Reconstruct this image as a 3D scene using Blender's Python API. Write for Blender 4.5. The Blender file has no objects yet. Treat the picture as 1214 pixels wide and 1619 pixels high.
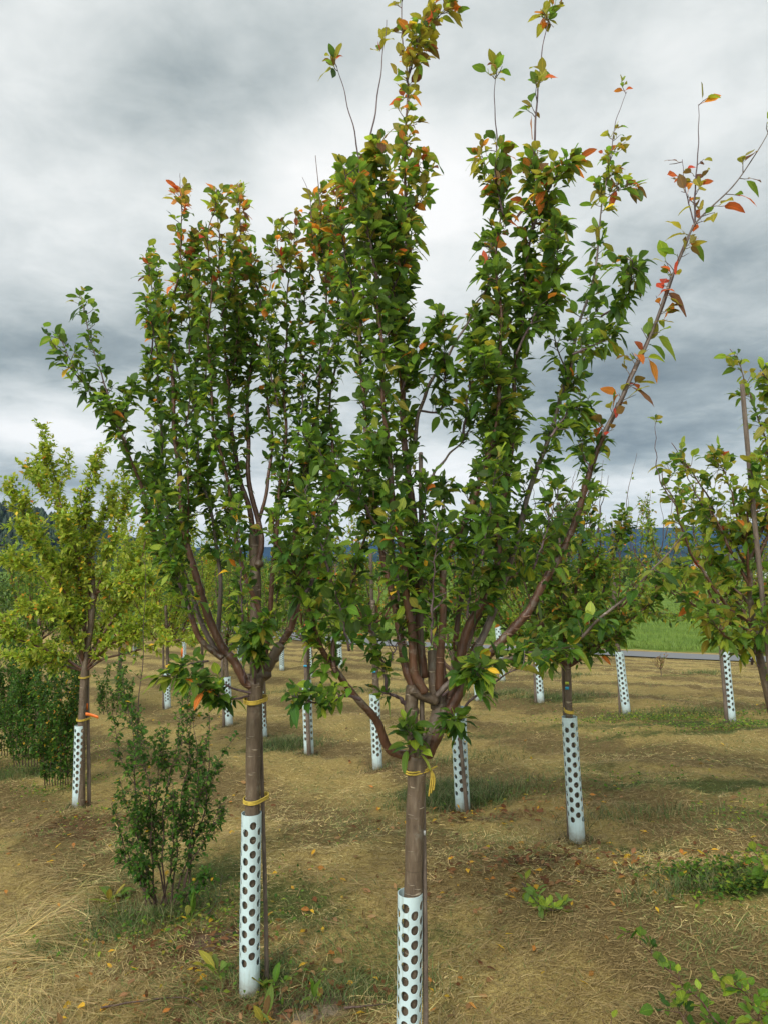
import bpy, math, random
import numpy as np
from mathutils import Vector
SC = bpy.context.scene
COL = SC.collection
rng = np.random.default_rng(11)
R = math.radians

# ------------------------------------------------------------------ camera
PW, PH, F = 1214.0, 1619.0, 1180.0        # photograph's frame and focal length in its own pixels
PITCH = R(4.15)
CAMZ = 1.65
cam = bpy.data.cameras.new('camera')
cam.sensor_fit = 'VERTICAL'; cam.sensor_height = 36.0; cam.lens = 36.0 * F / PH
cam.clip_start = 0.05; cam.clip_end = 30000
camo = bpy.data.objects.new('camera', cam); COL.objects.link(camo)
camo.location = (0, 0, CAMZ); camo.rotation_euler = (R(90) + PITCH, 0, 0)
SC.camera = camo
CP, SP = math.cos(PITCH), math.sin(PITCH)
def P(x, y, Z):
    """world point seen at photo position (x, y) at distance Z"""
    a = (x - PW / 2) / F; b = (PH / 2 - y) / F
    return np.array([a * Z, Z * (CP - b * SP), CAMZ + Z * (b * CP + SP)])

# ------------------------------------------------------------------ world / light / exposure
SUN_EL, SUN_AZ = 40, 205       # azimuth: degrees from +Y clockwise
SC.view_settings.view_transform = 'Standard'; SC.view_settings.look = 'None'
SC.view_settings.exposure = 0.47; SC.view_settings.gamma = 1.0
SC.view_settings.use_curve_mapping = False
SC.render.engine = 'CYCLES'
SC.cycles.max_bounces = 6; SC.cycles.diffuse_bounces = 3; SC.cycles.glossy_bounces = 2
SC.cycles.transmission_bounces = 4; SC.cycles.transparent_max_bounces = 4; SC.cycles.volume_bounces = 0
world = bpy.data.worlds.new('World'); SC.world = world; world.use_nodes = True

class NT:
    """small helper for writing node trees"""
    def __init__(s, tree): s.t = tree; tree.nodes.clear()
    def n(s, typ, **kw):
        nd = s.t.nodes.new(typ)
        ins = kw.pop('ins', {})
        for k, v in kw.items(): setattr(nd, k, v)
        for k, v in ins.items(): s.put(nd, k, v)
        return nd
    def put(s, nd, k, v):
        i = nd.inputs[k]
        if isinstance(v, bpy.types.NodeSocket): s.t.links.new(v, i)
        else: i.default_value = v
    def m(s, op, a, b=0.0, c=0.0, clamp=False):
        nd = s.t.nodes.new('ShaderNodeMath'); nd.operation = op; nd.use_clamp = clamp
        s.put(nd, 0, a); s.put(nd, 1, b)
        if op in ('MULTIPLY_ADD', 'SMOOTH_MIN', 'SMOOTH_MAX'): s.put(nd, 2, c)
        return nd.outputs[0]
    def noise(s, vec, scale, detail=3, rough=.55, dist=0, out='Fac'):
        nd = s.n('ShaderNodeTexNoise', ins={'Vector': vec, 'Scale': scale, 'Detail': detail, 'Roughness': rough, 'Distortion': dist})
        return nd.outputs[out]
    def ramp(s, fac, stops, interp='LINEAR'):
        nd = s.n('ShaderNodeValToRGB', ins={'Fac': fac}); cr = nd.color_ramp; cr.interpolation = interp
        while len(cr.elements) < len(stops): cr.elements.new(.5)
        for e, (p, c) in zip(cr.elements, stops):
            e.position = p; e.color = tuple(c) + (1,) if len(c) == 3 else c
        return nd.outputs[0]
    def mix(s, fac, a, b, blend='MIX'):
        nd = s.n('ShaderNodeMix', data_type='RGBA', blend_type=blend)
        s.put(nd, 0, fac); s.put(nd, 6, a); s.put(nd, 7, b)
        return nd.outputs[2]
    def mr(s, v, a, b, c=0., d=1.):
        nd = s.n('ShaderNodeMapRange', ins={'Value': v, 'From Min': a, 'From Max': b, 'To Min': c, 'To Max': d})
        nd.interpolation_type = 'SMOOTHSTEP'
        return nd.outputs[0]

def build_world():
    w = NT(world.node_tree)
    sky = w.n('ShaderNodeTexSky', sky_type='NISHITA', sun_disc=False)
    sky.sun_elevation = R(SUN_EL); sky.sun_rotation = R(SUN_AZ)
    tc = w.n('ShaderNodeTexCoord').outputs['Generated']
    sp = w.n('ShaderNodeSeparateXYZ', ins={0: tc})
    x, y, z = sp.outputs
    ya = w.m('MAXIMUM', w.m('ABSOLUTE', y), .12)
    # a cloud layer overhead: direction projected on a plane, so banks flatten towards the horizon
    zz = w.m('ADD', w.m('MAXIMUM', z, 0.0), .16)
    pl = w.n('ShaderNodeCombineXYZ', ins={0: w.m('DIVIDE', x, zz), 1: w.m('DIVIDE', y, zz), 2: 0.0}).outputs[0]
    n1 = w.noise(pl, .9, 5, .55, .3)
    n2 = w.noise(pl, 2.6, 5, .6, .2)
    warp = w.noise(tc, 3.2, 4, .6, 0, 'Color')
    ws = w.n('ShaderNodeSeparateXYZ', ins={0: warp}).outputs
    u = w.m('ADD', w.m('DIVIDE', x, ya), w.m('MULTIPLY', w.m('SUBTRACT', ws[0], .5), .22))
    v = w.m('ADD', w.m('DIVIDE', z, ya), w.m('MULTIPLY', w.m('SUBTRACT', ws[1], .5), .10))
    def blob(px, py, sx, sy, amp):
        p = P(px, py, 1.0); u0 = p[0] / p[1]; v0 = (p[2] - CAMZ) / p[1]
        a = w.m('MULTIPLY', w.m('SUBTRACT', u, u0), F / sx); b = w.m('MULTIPLY', w.m('SUBTRACT', v, v0), F / sy)
        q = w.m('ADD', w.m('MULTIPLY', a, a), w.m('MULTIPLY', b, b))
        return w.m('MULTIPLY', w.m('EXPONENT', w.m('MULTIPLY', q, -1.0)), amp)
    val = w.m('ADD', .685, w.m('MULTIPLY', w.m('SUBTRACT', n1, .5), .34))
    val = w.m('ADD', val, w.m('MULTIPLY', w.m('SUBTRACT', n2, .5), .42))
    n3 = w.noise(pl, 7.5, 6, .62, .35)
    val = w.m('ADD', val, w.m('MULTIPLY', w.m('SUBTRACT', n3, .5), .26))
    for b in SKY_BLOBS: val = w.m('ADD', val, blob(*b[:4], b[4] * (.86 if b[4] < 0 else .9)))
    col = w.ramp(val, [(0.0, (.085, .108, .116)), (.25, (.14, .172, .182)), (.45, (.265, .305, .31)), (.62, (.44, .475, .47)), (.8, (.62, .642, .63)), (1.0, (.76, .76, .745))])
    b1 = w.n('ShaderNodeBackground', ins={'Color': sky.outputs[0], 'Strength': .1})
    # extra glow added round the veiled sun, unseen behind the camera, to brighten facing surfaces
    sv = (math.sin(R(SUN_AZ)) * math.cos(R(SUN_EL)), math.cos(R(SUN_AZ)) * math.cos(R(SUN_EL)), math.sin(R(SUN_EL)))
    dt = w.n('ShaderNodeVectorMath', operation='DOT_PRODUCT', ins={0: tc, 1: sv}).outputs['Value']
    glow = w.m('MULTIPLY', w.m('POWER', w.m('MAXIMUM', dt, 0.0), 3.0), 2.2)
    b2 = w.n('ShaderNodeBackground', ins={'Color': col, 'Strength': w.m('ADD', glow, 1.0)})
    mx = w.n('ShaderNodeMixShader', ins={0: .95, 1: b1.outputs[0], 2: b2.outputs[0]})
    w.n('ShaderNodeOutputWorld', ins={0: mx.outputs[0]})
SKY_BLOBS = [   # where the cloud banks stand: photo position, half size, lighter or darker
    (320, 130, 220, 120, -.19), (60, 60, 150, 160, .12), (90, 350, 220, 110, .10), (330, 330, 150, 90, .08),
    (60, 560, 260, 60, -.34), (90, 690, 150, 34, .36), (60, 770, 200, 34, -.34),
    (700, 330, 190, 170, .34), (520, 260, 110, 120, .22), (760, 130, 110, 70, -.10), (1060, 120, 170, 130, .10),
    (1120, 430, 230, 90, -.22), (1080, 600, 330, 60, -.42), (1050, 690, 300, 34, -.36), (1050, 755, 300, 24, .14),
    (700, 590, 120, 90, -.10), (700, 745, 160, 40, .30), (420, 700, 160, 90, -.06), (380, 790, 260, 40, .26), (850, 835, 500, 34, .34)]
build_world()
sun = bpy.data.lights.new('sun', 'SUN'); sun.energy = 1.5; sun.angle = R(11); sun.color = (1.0, .95, .86)
suno = bpy.data.objects.new('sun', sun); COL.objects.link(suno)
_d = Vector((math.sin(R(SUN_AZ)) * math.cos(R(SUN_EL)), math.cos(R(SUN_AZ)) * math.cos(R(SUN_EL)), math.sin(R(SUN_EL))))
suno.rotation_euler = _d.to_track_quat('Z', 'Y').to_euler()

# ------------------------------------------------------------------ materials
def mat(name):
    m = bpy.data.materials.new(name); m.use_nodes = True
    return m, NT(m.node_tree)
def out(t, sh, disp=None):
    t.n('ShaderNodeOutputMaterial', ins={0: sh})
def leaf_mat(name, gloss=.47, trans=.35, veins=True, under=1.7):
    m, t = mat(name)
    c = t.n('ShaderNodeAttribute', attribute_name='tone').outputs['Color']
    uv = t.n('ShaderNodeUVMap').outputs[0]
    s = t.n('ShaderNodeSeparateXYZ', ins={0: uv}).outputs
    geo = t.n('ShaderNodeNewGeometry')
    pos = geo.outputs['Position']
    nz = t.noise(pos, 90, 2)
    c = t.mix(t.mr(nz, .3, .75, 0, .35), c, t.mix(1.0, c, (1.25, 1.0, .7, 1), 'MULTIPLY'))
    ax = t.m('ABSOLUTE', t.m('SUBTRACT', s[0], .5))
    if veins:
        vv = t.m('SINE', t.m('MULTIPLY', t.m('SUBTRACT', s[1], t.m('MULTIPLY', ax, .75)), 46))
        vein = t.m('MULTIPLY', t.mr(vv, .72, 1, 0, 1), .28)
        mid = t.mr(ax, .055, .02, 0, .6)
        vf = t.m('MAXIMUM', vein, mid)
        c = t.mix(vf, c, t.mix(1.0, c, (2.0, 1.8, 1.6, 1), 'MULTIPLY'))
    # the underside of a leaf is paler and duller than its top
    und = t.mix(.35, t.mix(1.0, c, (under, under * .97, under * 1.1, 1), 'MULTIPLY'), (.16, .19, .10, 1))
    c = t.mix(geo.outputs['Backfacing'], c, und)
    bump = t.n('ShaderNodeBump', ins={'Strength': .5, 'Distance': .002, 'Height': (t.m('SINE', t.m('MULTIPLY', t.m('SUBTRACT', s[1], t.m('MULTIPLY', ax, .75)), 46)) if veins else nz)})
    b = t.n('ShaderNodeBsdfPrincipled', ins={'Base Color': c, 'Roughness': gloss, 'Normal': bump.outputs[0], 'Specular IOR Level': .30})
    tr = t.n('ShaderNodeBsdfTranslucent', ins={'Color': t.mix(1.0, c, (1.9, 2.0, .9, 1), 'MULTIPLY')})
    out(t, t.n('ShaderNodeMixShader', ins={0: trans, 1: b.outputs[0], 2: tr.outputs[0]}).outputs[0])
    return m
M = {}
M['leaf'] = leaf_mat('plum_leaf')
M['far_leaf'] = leaf_mat('small_leaf', .5, .35, False, 1.35)
def bark(name, c1, c2, c3, lent=True, rough=.6, scale=40):
    m, t = mat(name)
    pos = t.n('ShaderNodeTexCoord').outputs['Object']
    st = t.n('ShaderNodeMapping', ins={'Vector': pos, 'Scale': (1, 1, .25)}).outputs[0]
    hz = t.n('ShaderNodeMapping', ins={'Vector': pos, 'Scale': (1, 1, 6)}).outputs[0]
    a = t.noise(st, scale, 5, .65); b = t.noise(pos, 7, 3)
    c = t.ramp(a, [(.3, c1), (.55, c2), (.75, c3)])
    c = t.mix(t.mr(b, .35, .7, 0, .6), c, t.mix(1.0, c, (.62, .6, .6, 1), 'MULTIPLY'))
    h = a
    if lent:
        l = t.noise(hz, 16, 2, .4)
        lf = t.mr(l, .66, .71, 0, .75)
        c = t.mix(lf, c, tuple(min(1, k * 1.7 + .03) for k in c3) + (1,))
        pt = t.noise(pos, 11, 5, .7, .6); c = t.mix(t.mr(pt, .56, .66, 0, .45), c, (.21, .20, .16, 1))
        h = t.m('ADD', a, t.m('MULTIPLY', lf, .5))
        ring = t.noise(t.n('ShaderNodeMapping', ins={'Vector': pos, 'Scale': (.3, .3, 9)}).outputs[0], 6, 3, .6)
        c = t.mix(t.mr(ring, .55, .7, 0, .4), c, (c1[0] * .5, c1[1] * .5, c1[2] * .5, 1))
    bp = t.n('ShaderNodeBump', ins={'Strength': 1.0, 'Distance': .008, 'Height': h})
    out(t, t.n('ShaderNodeBsdfPrincipled', ins={'Base Color': c, 'Roughness': rough, 'Normal': bp.outputs[0]}).outputs[0])
    return m
M['trunk'] = bark('trunk_bark', (.075, .052, .034), (.145, .105, .07), (.24, .195, .135), True, .5)
M['limb'] = bark('limb_bark', (.065, .030, .017), (.115, .053, .031), (.175, .10, .062), True, .42, 30)
M['shoot'] = bark('young_shoot_bark', (.075, .045, .05), (.13, .085, .09), (.2, .16, .16), False, .5, 60)
M['pale_limb'] = bark('pale_limb_bark', (.09, .066, .052), (.155, .118, .098), (.25, .205, .175), True, .55, 30)
M['stake'] = bark('stake_wood', (.10, .075, .055), (.17, .13, .10), (.25, .2, .155), False, .8, 60)
M['twig'] = bark('twig_bark', (.06, .035, .025), (.1, .06, .045), (.15, .1, .08), False, .6, 60)
def simple(name, c, rough=.5, noise=.15, scale=20):
    m, t = mat(name)
    pos = t.n('ShaderNodeTexCoord').outputs['Object']
    n = t.noise(pos, scale, 4, .6)
    cc = t.mix(t.mr(n, .35, .7, 0, 1), c + (1,), tuple(k * (1 - noise) for k in c) + (1,))
    bp = t.n('ShaderNodeBump', ins={'Strength': .2, 'Distance': .002, 'Height': n})
    out(t, t.n('ShaderNodeBsdfPrincipled', ins={'Base Color': cc, 'Roughness': rough, 'Normal': bp.outputs[0]}).outputs[0])
    return m
def guard_mat():
    m, t = mat('guard_plastic')
    pos = t.n('ShaderNodeTexCoord').outputs['Object']
    z = t.n('ShaderNodeSeparateXYZ', ins={0: pos}).outputs[2]
    n = t.noise(pos, 14, 4, .65)
    c = t.mix(t.mr(n, .4, .75, 0, .5), (.60, .75, .77, 1), (.44, .56, .56, 1))
    st = t.noise(t.n('ShaderNodeMapping', ins={'Vector': pos, 'Scale': (1, 1, .12)}).outputs[0], 60, 3)
    c = t.mix(t.mr(st, .55, .75, 0, .5), c, (.33, .37, .31, 1))
    dirt = t.m('MULTIPLY', t.mr(t.m('ADD', z, t.m('MULTIPLY', t.m('SUBTRACT', n, .5), .2)), .13, .0, 0, .85), 1.0)
    c = t.mix(dirt, c, (.20, .17, .11, 1))
    b = t.n('ShaderNodeBsdfPrincipled', ins={'Base Color': c, 'Roughness': .42})
    tr = t.n('ShaderNodeBsdfTranslucent', ins={'Color': c})
    out(t, t.n('ShaderNodeMixShader', ins={0: .12, 1: b.outputs[0], 2: tr.outputs[0]}).outputs[0])
    return m
M['guard'] = guard_mat()
M['twine'] = simple('yellow_twine', (.58, .42, .06), .7, .35, 60)
M['orange'] = simple('orange_tape', (.75, .17, .02), .5)
M['blue'] = simple('blue_tag', (.03, .35, .55), .5)
M['lime'] = simple('lime_tag', (.5, .6, .06), .5)
M['white'] = simple('white_tag', (.6, .62, .62), .5)
def blade_mat(name, trans=.3, rough=.6):
    m, t = mat(name)
    c = t.n('ShaderNodeAttribute', attribute_name='tone').outputs['Color']
    b = t.n('ShaderNodeBsdfPrincipled', ins={'Base Color': c, 'Roughness': rough})
    tr = t.n('ShaderNodeBsdfTranslucent', ins={'Color': c})
    out(t, t.n('ShaderNodeMixShader', ins={0: trans, 1: b.outputs[0], 2: tr.outputs[0]}).outputs[0])
    return m
M['blade'] = blade_mat('grass_blade')

# ------------------------------------------------------------------ mesh helpers
def mesh_np(name, V, Q, material, tone=None, uv=None, smooth=False, parent=None, tri=False):
    """V (n,3), Q (m,4) vertex indices, tone (n,3) colour at points, uv (n,2) at points"""
    V = np.asarray(V, np.float32); Q = np.asarray(Q, np.int32)
    k = Q.shape[1]
    me = bpy.data.meshes.new(name)
    me.vertices.add(len(V)); me.vertices.foreach_set('co', V.ravel())
    me.loops.add(Q.size); me.loops.foreach_set('vertex_index', Q.ravel())
    me.polygons.add(len(Q))
    me.polygons.foreach_set('loop_start', np.arange(0, Q.size, k, dtype=np.int32))
    try: me.polygons.foreach_set('loop_total', np.full(len(Q), k, np.int32))
    except Exception: pass
    me.update(calc_edges=True)
    if smooth: me.polygons.foreach_set('use_smooth', np.ones(len(Q), bool))
    if tone is not None:
        a = me.attributes.new('tone', 'FLOAT_COLOR', 'POINT')
        a.data.foreach_set('color', np.concatenate([tone, np.ones((len(tone), 1))], 1).astype(np.float32).ravel())
    if uv is not None:
        l = me.uv_layers.new(name='UVMap')
        l.data.foreach_set('uv', np.asarray(uv, np.float32)[Q.ravel()].ravel())
    me.materials.append(material)
    o = bpy.data.objects.new(name, me); COL.objects.link(o)
    if parent is not None: o.parent = parent
    return o
def tag(o, label=None, cat=None, group=None, kind=None):
    for k, v in (('label', label), ('category', cat), ('group', group), ('kind', kind)):
        if v: o[k] = v
    return o
def empty(name, loc):
    o = bpy.data.objects.new(name, None); COL.objects.link(o); o.location = tuple(loc); o.empty_display_size = .1
    return o
class Tubes:
    def __init__(s): s.V = []; s.Q = []; s.n = 0
    def add(s, pts, rad, k=7, cap=True):
        pts = np.asarray(pts, float); m = len(pts); rad = np.array(np.broadcast_to(rad, (m,)), float)
        if cap:      # close both ends with a small dome
            t0 = norm(pts[0] - pts[1]); t1 = norm(pts[-1] - pts[-2])
            pts = np.vstack([pts[0] + t0 * rad[0] * .3, pts[0] + t0 * rad[0] * .25, pts, pts[-1] + t1 * rad[-1] * .25, pts[-1] + t1 * rad[-1] * .3])
            rad = np.concatenate([[rad[0] * .02, rad[0] * .7], rad, [rad[-1] * .7, rad[-1] * .02]]); m += 4
        T = np.gradient(pts, axis=0); T /= np.linalg.norm(T, axis=1)[:, None] + 1e-9
        ref = np.array([0, 1, 0.]) if abs(T[0][1]) < .9 else np.array([1, 0, 0.])
        A = np.cross(T, ref); A /= np.linalg.norm(A, axis=1)[:, None] + 1e-9
        B = np.cross(T, A)
        th = np.arange(k) * 2 * math.pi / k
        ring = pts[:, None] + rad[:, None, None] * (np.cos(th)[None, :, None] * A[:, None] + np.sin(th)[None, :, None] * B[:, None])
        s.V.append(ring.reshape(-1, 3))
        i = np.arange(m - 1)[:, None] * k + np.arange(k)[None]; j = np.arange(m - 1)[:, None] * k + (np.arange(k)[None] + 1) % k
        s.Q.append(np.stack([i, j, j + k, i + k], -1).reshape(-1, 4) + s.n); s.n += m * k
    def build(s, name, material, parent=None, org=None):
        if not s.V: return None
        V = np.concatenate(s.V); 
        if org is not None: V = V - np.asarray(org)
        return mesh_np(name, V, np.concatenate(s.Q), material, smooth=True, parent=parent)
def cr(pts, n=8):
    """Catmull-Rom through pts"""
    pts = np.asarray(pts, float)
    p = np.vstack([2 * pts[0] - pts[1], pts, 2 * pts[-1] - pts[-2]])
    o = []
    t = np.linspace(0, 1, n, endpoint=False)[:, None]
    for i in range(1, len(p) - 2):
        a, b, c, d = p[i - 1], p[i], p[i + 1], p[i + 2]
        o.append(.5 * ((2 * b) + (-a + c) * t + (2 * a - 5 * b + 4 * c - d) * t ** 2 + (-a + 3 * b - 3 * c + d) * t ** 3))
    o.append(pts[-1:])
    return np.vstack(o)
def arc(p):
    s = np.concatenate([[0], np.cumsum(np.linalg.norm(np.diff(p, axis=0), axis=1))])
    return s
def norm(v): return v / (np.linalg.norm(v, axis=-1, keepdims=True) + 1e-9)

# leaf colours (albedo)
DG, MG, LG, OL = (.034, .088, .012), (.086, .172, .018), (.21, .29, .03), (.235, .21, .03)
YE, OR, RE, BR = (.60, .38, .035), (.55, .17, .03), (.42, .055, .03), (.13, .055, .02)
YG, PK = (.31, .36, .05), (.55, .22, .12)
class Leaves:
    """collects leaves and writes them as one crown mesh"""
    def __init__(s, simple=False): s.b = []; s.d = []; s.L = []; s.c = []; s.simple = simple
    def add(s, b, d, L, c): s.b.append(b); s.d.append(d); s.L.append(L); s.c.append(c)
    def build(s, name, material, parent=None, org=(0, 0, 0), wr=.53, droop=.32):
        if not s.b: return None
        b = np.concatenate(s.b) - np.asarray(org); d = norm(np.concatenate(s.d)); L = np.concatenate(s.L); c = np.concatenate(s.c)
        N = len(b)
        up = np.array([0, 0, 1.]) + rng.normal(0, .38, (N, 3))
        side = norm(np.cross(d, up)); nor = norm(np.cross(side, d))
        w = L * wr * rng.uniform(.82, 1.15, N)
        dr = droop * rng.uniform(.2, 1.8, N); fold = rng.uniform(.02, .38, N); tw = rng.normal(0, .25, N)
        if s.simple:
            ts = np.array([0, .42, 1.0]); ws = np.array([0, .5, 0])
            pt = lambda t, lat: b + d * (L * t)[:, None] + np.array([0, 0, -1.]) * (dr * L * t * t)[:, None] + side * (w * lat)[:, None] + nor * (abs(lat) * fold * w)[:, None]
            V = np.stack([pt(0, 0), pt(.42, -.5), pt(1.0, 0), pt(.5, 0), pt(.42, .5)], 1)
            q = np.array([[0, 3, 2, 1], [0, 4, 2, 3]])
            uvp = np.array([[.5, 0], [0, .42], [.5, 1], [.5, .5], [1, .42]])
            shade = np.ones(5)
        else:
            ts = np.array([0, .16, .38, .62, .84, 1.0]); hw = np.array([.04, .35, .5, .45, .25, .015])
            pet = L * .24
            rows = []; uvp = []
            for t, h in zip(ts, hw):
                for lat in (-1, 0, 1):
                    ang = tw * t
                    sd = side * np.cos(ang)[:, None] + nor * np.sin(ang)[:, None]
                    wav = 0.05 * np.sin(t * 9 + lat * 2 + L * 900)
                    p_ = b + d * (pet + L * t * (1 - .12 * dr))[:, None] + np.array([0, 0, -1.]) * (dr * L * t * t)[:, None] + sd * (w * h * lat)[:, None] + nor * (abs(lat) * (fold * h + wav) * w)[:, None]
                    rows.append(p_); uvp.append((.5 + lat * .5, t))
            # petiole
            for t, lat in ((0, -1), (0, 1)):
                rows.append(b + side * (lat * .0009)); uvp.append((.5, 0))
            V = np.stack(rows, 1)
            q = []
            for r in range(5):
                a = r * 3; q += [[a, a + 1, a + 4, a + 3], [a + 1, a + 2, a + 5, a + 4]]
            q += [[18, 19, 2, 0]]
            q = np.array(q); uvp = np.array(uvp); shade = np.ones(len(uvp))
        k = V.shape[1]
        Q = (q[None] + (np.arange(N) * k)[:, None, None]).reshape(-1, 4)
        tone = np.repeat(c, k, 0) * np.tile(shade, N)[:, None]
        return mesh_np(name, V.reshape(-1, 3), Q, material, tone=tone, uv=np.tile(uvp, (N, 1)), parent=parent, smooth=False)

def pick(pal, n):
    cols = np.array([p[0] for p in pal]); w = np.array([p[1] for p in pal], float); w /= w.sum()
    c = cols[rng.choice(len(pal), n, p=w)]
    return c * rng.uniform(.75, 1.3, (n, 1)) * rng.uniform(.92, 1.08, (n, 3))

def leaf_shoot(LV, TB, pts, rad, f0, f1, dens, L, palf, twig=(.01, .07), per=(3, 6), upb=.35, big=1.0, thin=.0):
    """rosettes of leaves on short spurs along part f0..f1 of a shoot"""
    s = arc(pts); tot = s[-1]; n = max(1, int(dens * tot * (f1 - f0)))
    ss = (f0 + (f1 - f0) * (np.arange(n) + rng.uniform(0, 1, n)) / n) * tot
    if thin: ss = ss[rng.random(n) < 1 - thin * sstep(.6, 1., ss / tot)]
    n = len(ss)
    if n == 0: return
    pos = np.stack([np.interp(ss, s, pts[:, i]) for i in range(3)], 1)
    T = norm(np.stack([np.interp(np.clip(ss + .01, 0, tot), s, pts[:, i]) - np.interp(np.clip(ss - .01, 0, tot), s, pts[:, i]) for i in range(3)], 1))
    ref = norm(rng.normal(0, 1, (n, 3)))
    o = norm(ref - (ref * T).sum(1, keepdims=True) * T)
    tl = rng.uniform(twig[0], twig[1], n)
    tl = tl * np.clip(1.25 - ss / tot * .5, .3, 1)
    td = norm(o + T * rng.uniform(.1, .9, (n, 1)) + np.array([0, 0, .25]))
    tip = pos + td * tl[:, None]
    if TB is not None:
        for i in range(n):
            if tl[i] > .012: TB.add(np.array([pos[i], pos[i] + td[i] * tl[i] * .5 + rng.normal(0, .002, 3), tip[i]]), np.array([.0019, .0015, .0009]) * big, 3, cap=False)
    for i in range(n):
        m = rng.integers(per[0], per[1] + 1)
        f = rng.uniform(.15, 1, m)[:, None] if tl[i] > .02 else 1.0
        b = pos[i] + td[i] * tl[i] * f
        d = td[i] * .55 + rng.normal(0, .62, (m, 3)) + T[i] * .25 + np.array([0, 0, upb - .2])
        LV.add(b + np.zeros((m, 3)), d, L * rng.uniform(.55, 1.22, m), palf(b + np.zeros((m, 3)), m))

# ------------------------------------------------------------------ the terrain
GP = [(645, 1700, 2.46), (397, 1555, 2.97), (912, 1328, 4.1), (123, 1278, 6.03), (1155, 1140, 7.3), (990, 1128, 8.2), (597, 1226, 6.27), (731, 1272, 5.0),
      (488, 1190, 6.98), (853, 1112, 9.0), (358, 1150, 9.1), (265, 1120, 11.6), (538, 1056, 16.2), (445, 1060, 15.6), (1000, 1041, 20.), (1214, 1048, 18.5),
      (600, 1018, 28.), (260, 1440, 3.85), (0, 1500, 3.6), (1214, 1400, 3.3), (0, 1250, 7.0)]
gp = np.array([P(*g) for g in GP] + [(-1.5, -1, -.12), (1.5, -1, .1), (0, -3, 0), (0, 0, 0.0)])
def _tps(r2): return r2 * np.log(r2 + 1e-9) * .5
def _fit(pts, lam=.6):
    n = len(pts); X = pts[:, :2]
    K = _tps(((X[:, None] - X[None]) ** 2).sum(-1)) + lam * np.eye(n)
    Pm = np.hstack([np.ones((n, 1)), X])
    A = np.block([[K, Pm], [Pm.T, np.zeros((3, 3))]])
    return np.linalg.solve(A, np.concatenate([pts[:, 2], np.zeros(3)]))
_w = _fit(gp)
def sstep(a, b, x): t = np.clip((x - a) / (b - a), 0, 1); return t * t * (3 - 2 * t)
def ground_z(x, y):
    x = np.asarray(x, float); y = np.asarray(y, float); sh = x.shape
    xr, yr = x.ravel(), y.ravel()
    lim = .62 * np.clip(yr, 0, 30) + 2.5
    xc = np.clip(xr, -lim, lim); yc = np.clip(yr, -3, 30)
    Q = np.stack([xc, yc], 1)
    K = _tps(((Q[:, None] - gp[None, :, :2]) ** 2).sum(-1))
    z = K @ _w[:len(gp)] + _w[-3] + Q @ _w[-2:]
    fade = sstep(24, 34, yr)
    z = z * (1 - fade) + (-1.28) * fade
    z = z - sstep(60, 260, yr) * 1.0
    return z.reshape(sh)
# the road: its centre line runs on the ground from right to left, going away
RA = P(1214, 1037, 19.5)[:2]; RB = P(600, 1012, 28.5)[:2]
RD = (RB - RA) / np.linalg.norm(RB - RA); RN = np.array([-RD[1], RD[0]])
if RN[1] < 0: RN = -RN
RHW = 1.25
def road_side(x, y): return (np.asarray(x) - RA[0]) * RN[0] + (np.asarray(y) - RA[1]) * RN[1]
def lumps(x, y):
    return .022 * np.sin(x * 5.1 + np.sin(y * 3.3) * 1.7) * np.sin(y * 4.3 + np.sin(x * 2.1)) + .018 * np.sin(x * 1.7 + 2 + y * 2.9) + .014 * np.sin(x * 13 + y * 3 + np.sin(y * 7)) * np.sin(y * 11 - x * 4 + np.sin(x * 9)) + .007 * np.sin(x * 29 + np.sin(y * 13) * 2) * np.sin(y * 25 - x * 7)
def gz(x, y):
    """ground height with its lumps, flat under and beside the road"""
    sd = np.abs(road_side(x, y))
    k = sstep(RHW, RHW + 1.5, sd) * (1 - sstep(30, 60, np.asarray(y, float)))
    return ground_z(x, y) + lumps(np.asarray(x, float), np.asarray(y, float)) * k
def g1(x, y): return float(gz(np.array([x]), np.array([y]))[0])


def PY(x, y, Y):
    p = P(x, y, 1.0); o = np.array([0, 0, CAMZ]); return o + (p - o) * (Y / p[1])
def on_ground(x, y, Z):
    """ground point near the photo position, at that distance"""
    p = P(x, y, Z); return np.array([p[0], p[1], g1(p[0], p[1])])

# ------------------------------------------------------------------ ground, road, meadow, hills
def axis_vals(a, b, step, far, g):
    v = list(np.arange(a, b, step)); x = v[-1]; st = step
    while x < far: st *= g; x += st; v.append(x)
    return v
ysv = [-40, -20, -10, -6] + axis_vals(-4, 9, .06, 14000, 1.06)
xp = axis_vals(0, 5, .06, 9000, 1.07); xsv = [-v for v in xp[::-1][:-1]] + xp
GX, GY = np.meshgrid(xsv, ysv)
GZ = np.zeros_like(GX)
for i in range(len(ysv)): GZ[i] = gz(GX[i], GY[i])
def grid_mesh(name, X, Y, Z, material):
    r, c = X.shape
    i = (np.arange(r - 1)[:, None] * c + np.arange(c - 1)[None])
    Q = np.stack([i, i + 1, i + c + 1, i + c], -1).reshape(-1, 4)
    return mesh_np(name, np.stack([X, Y, Z], -1).reshape(-1, 3), Q, material, smooth=True)
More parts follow.
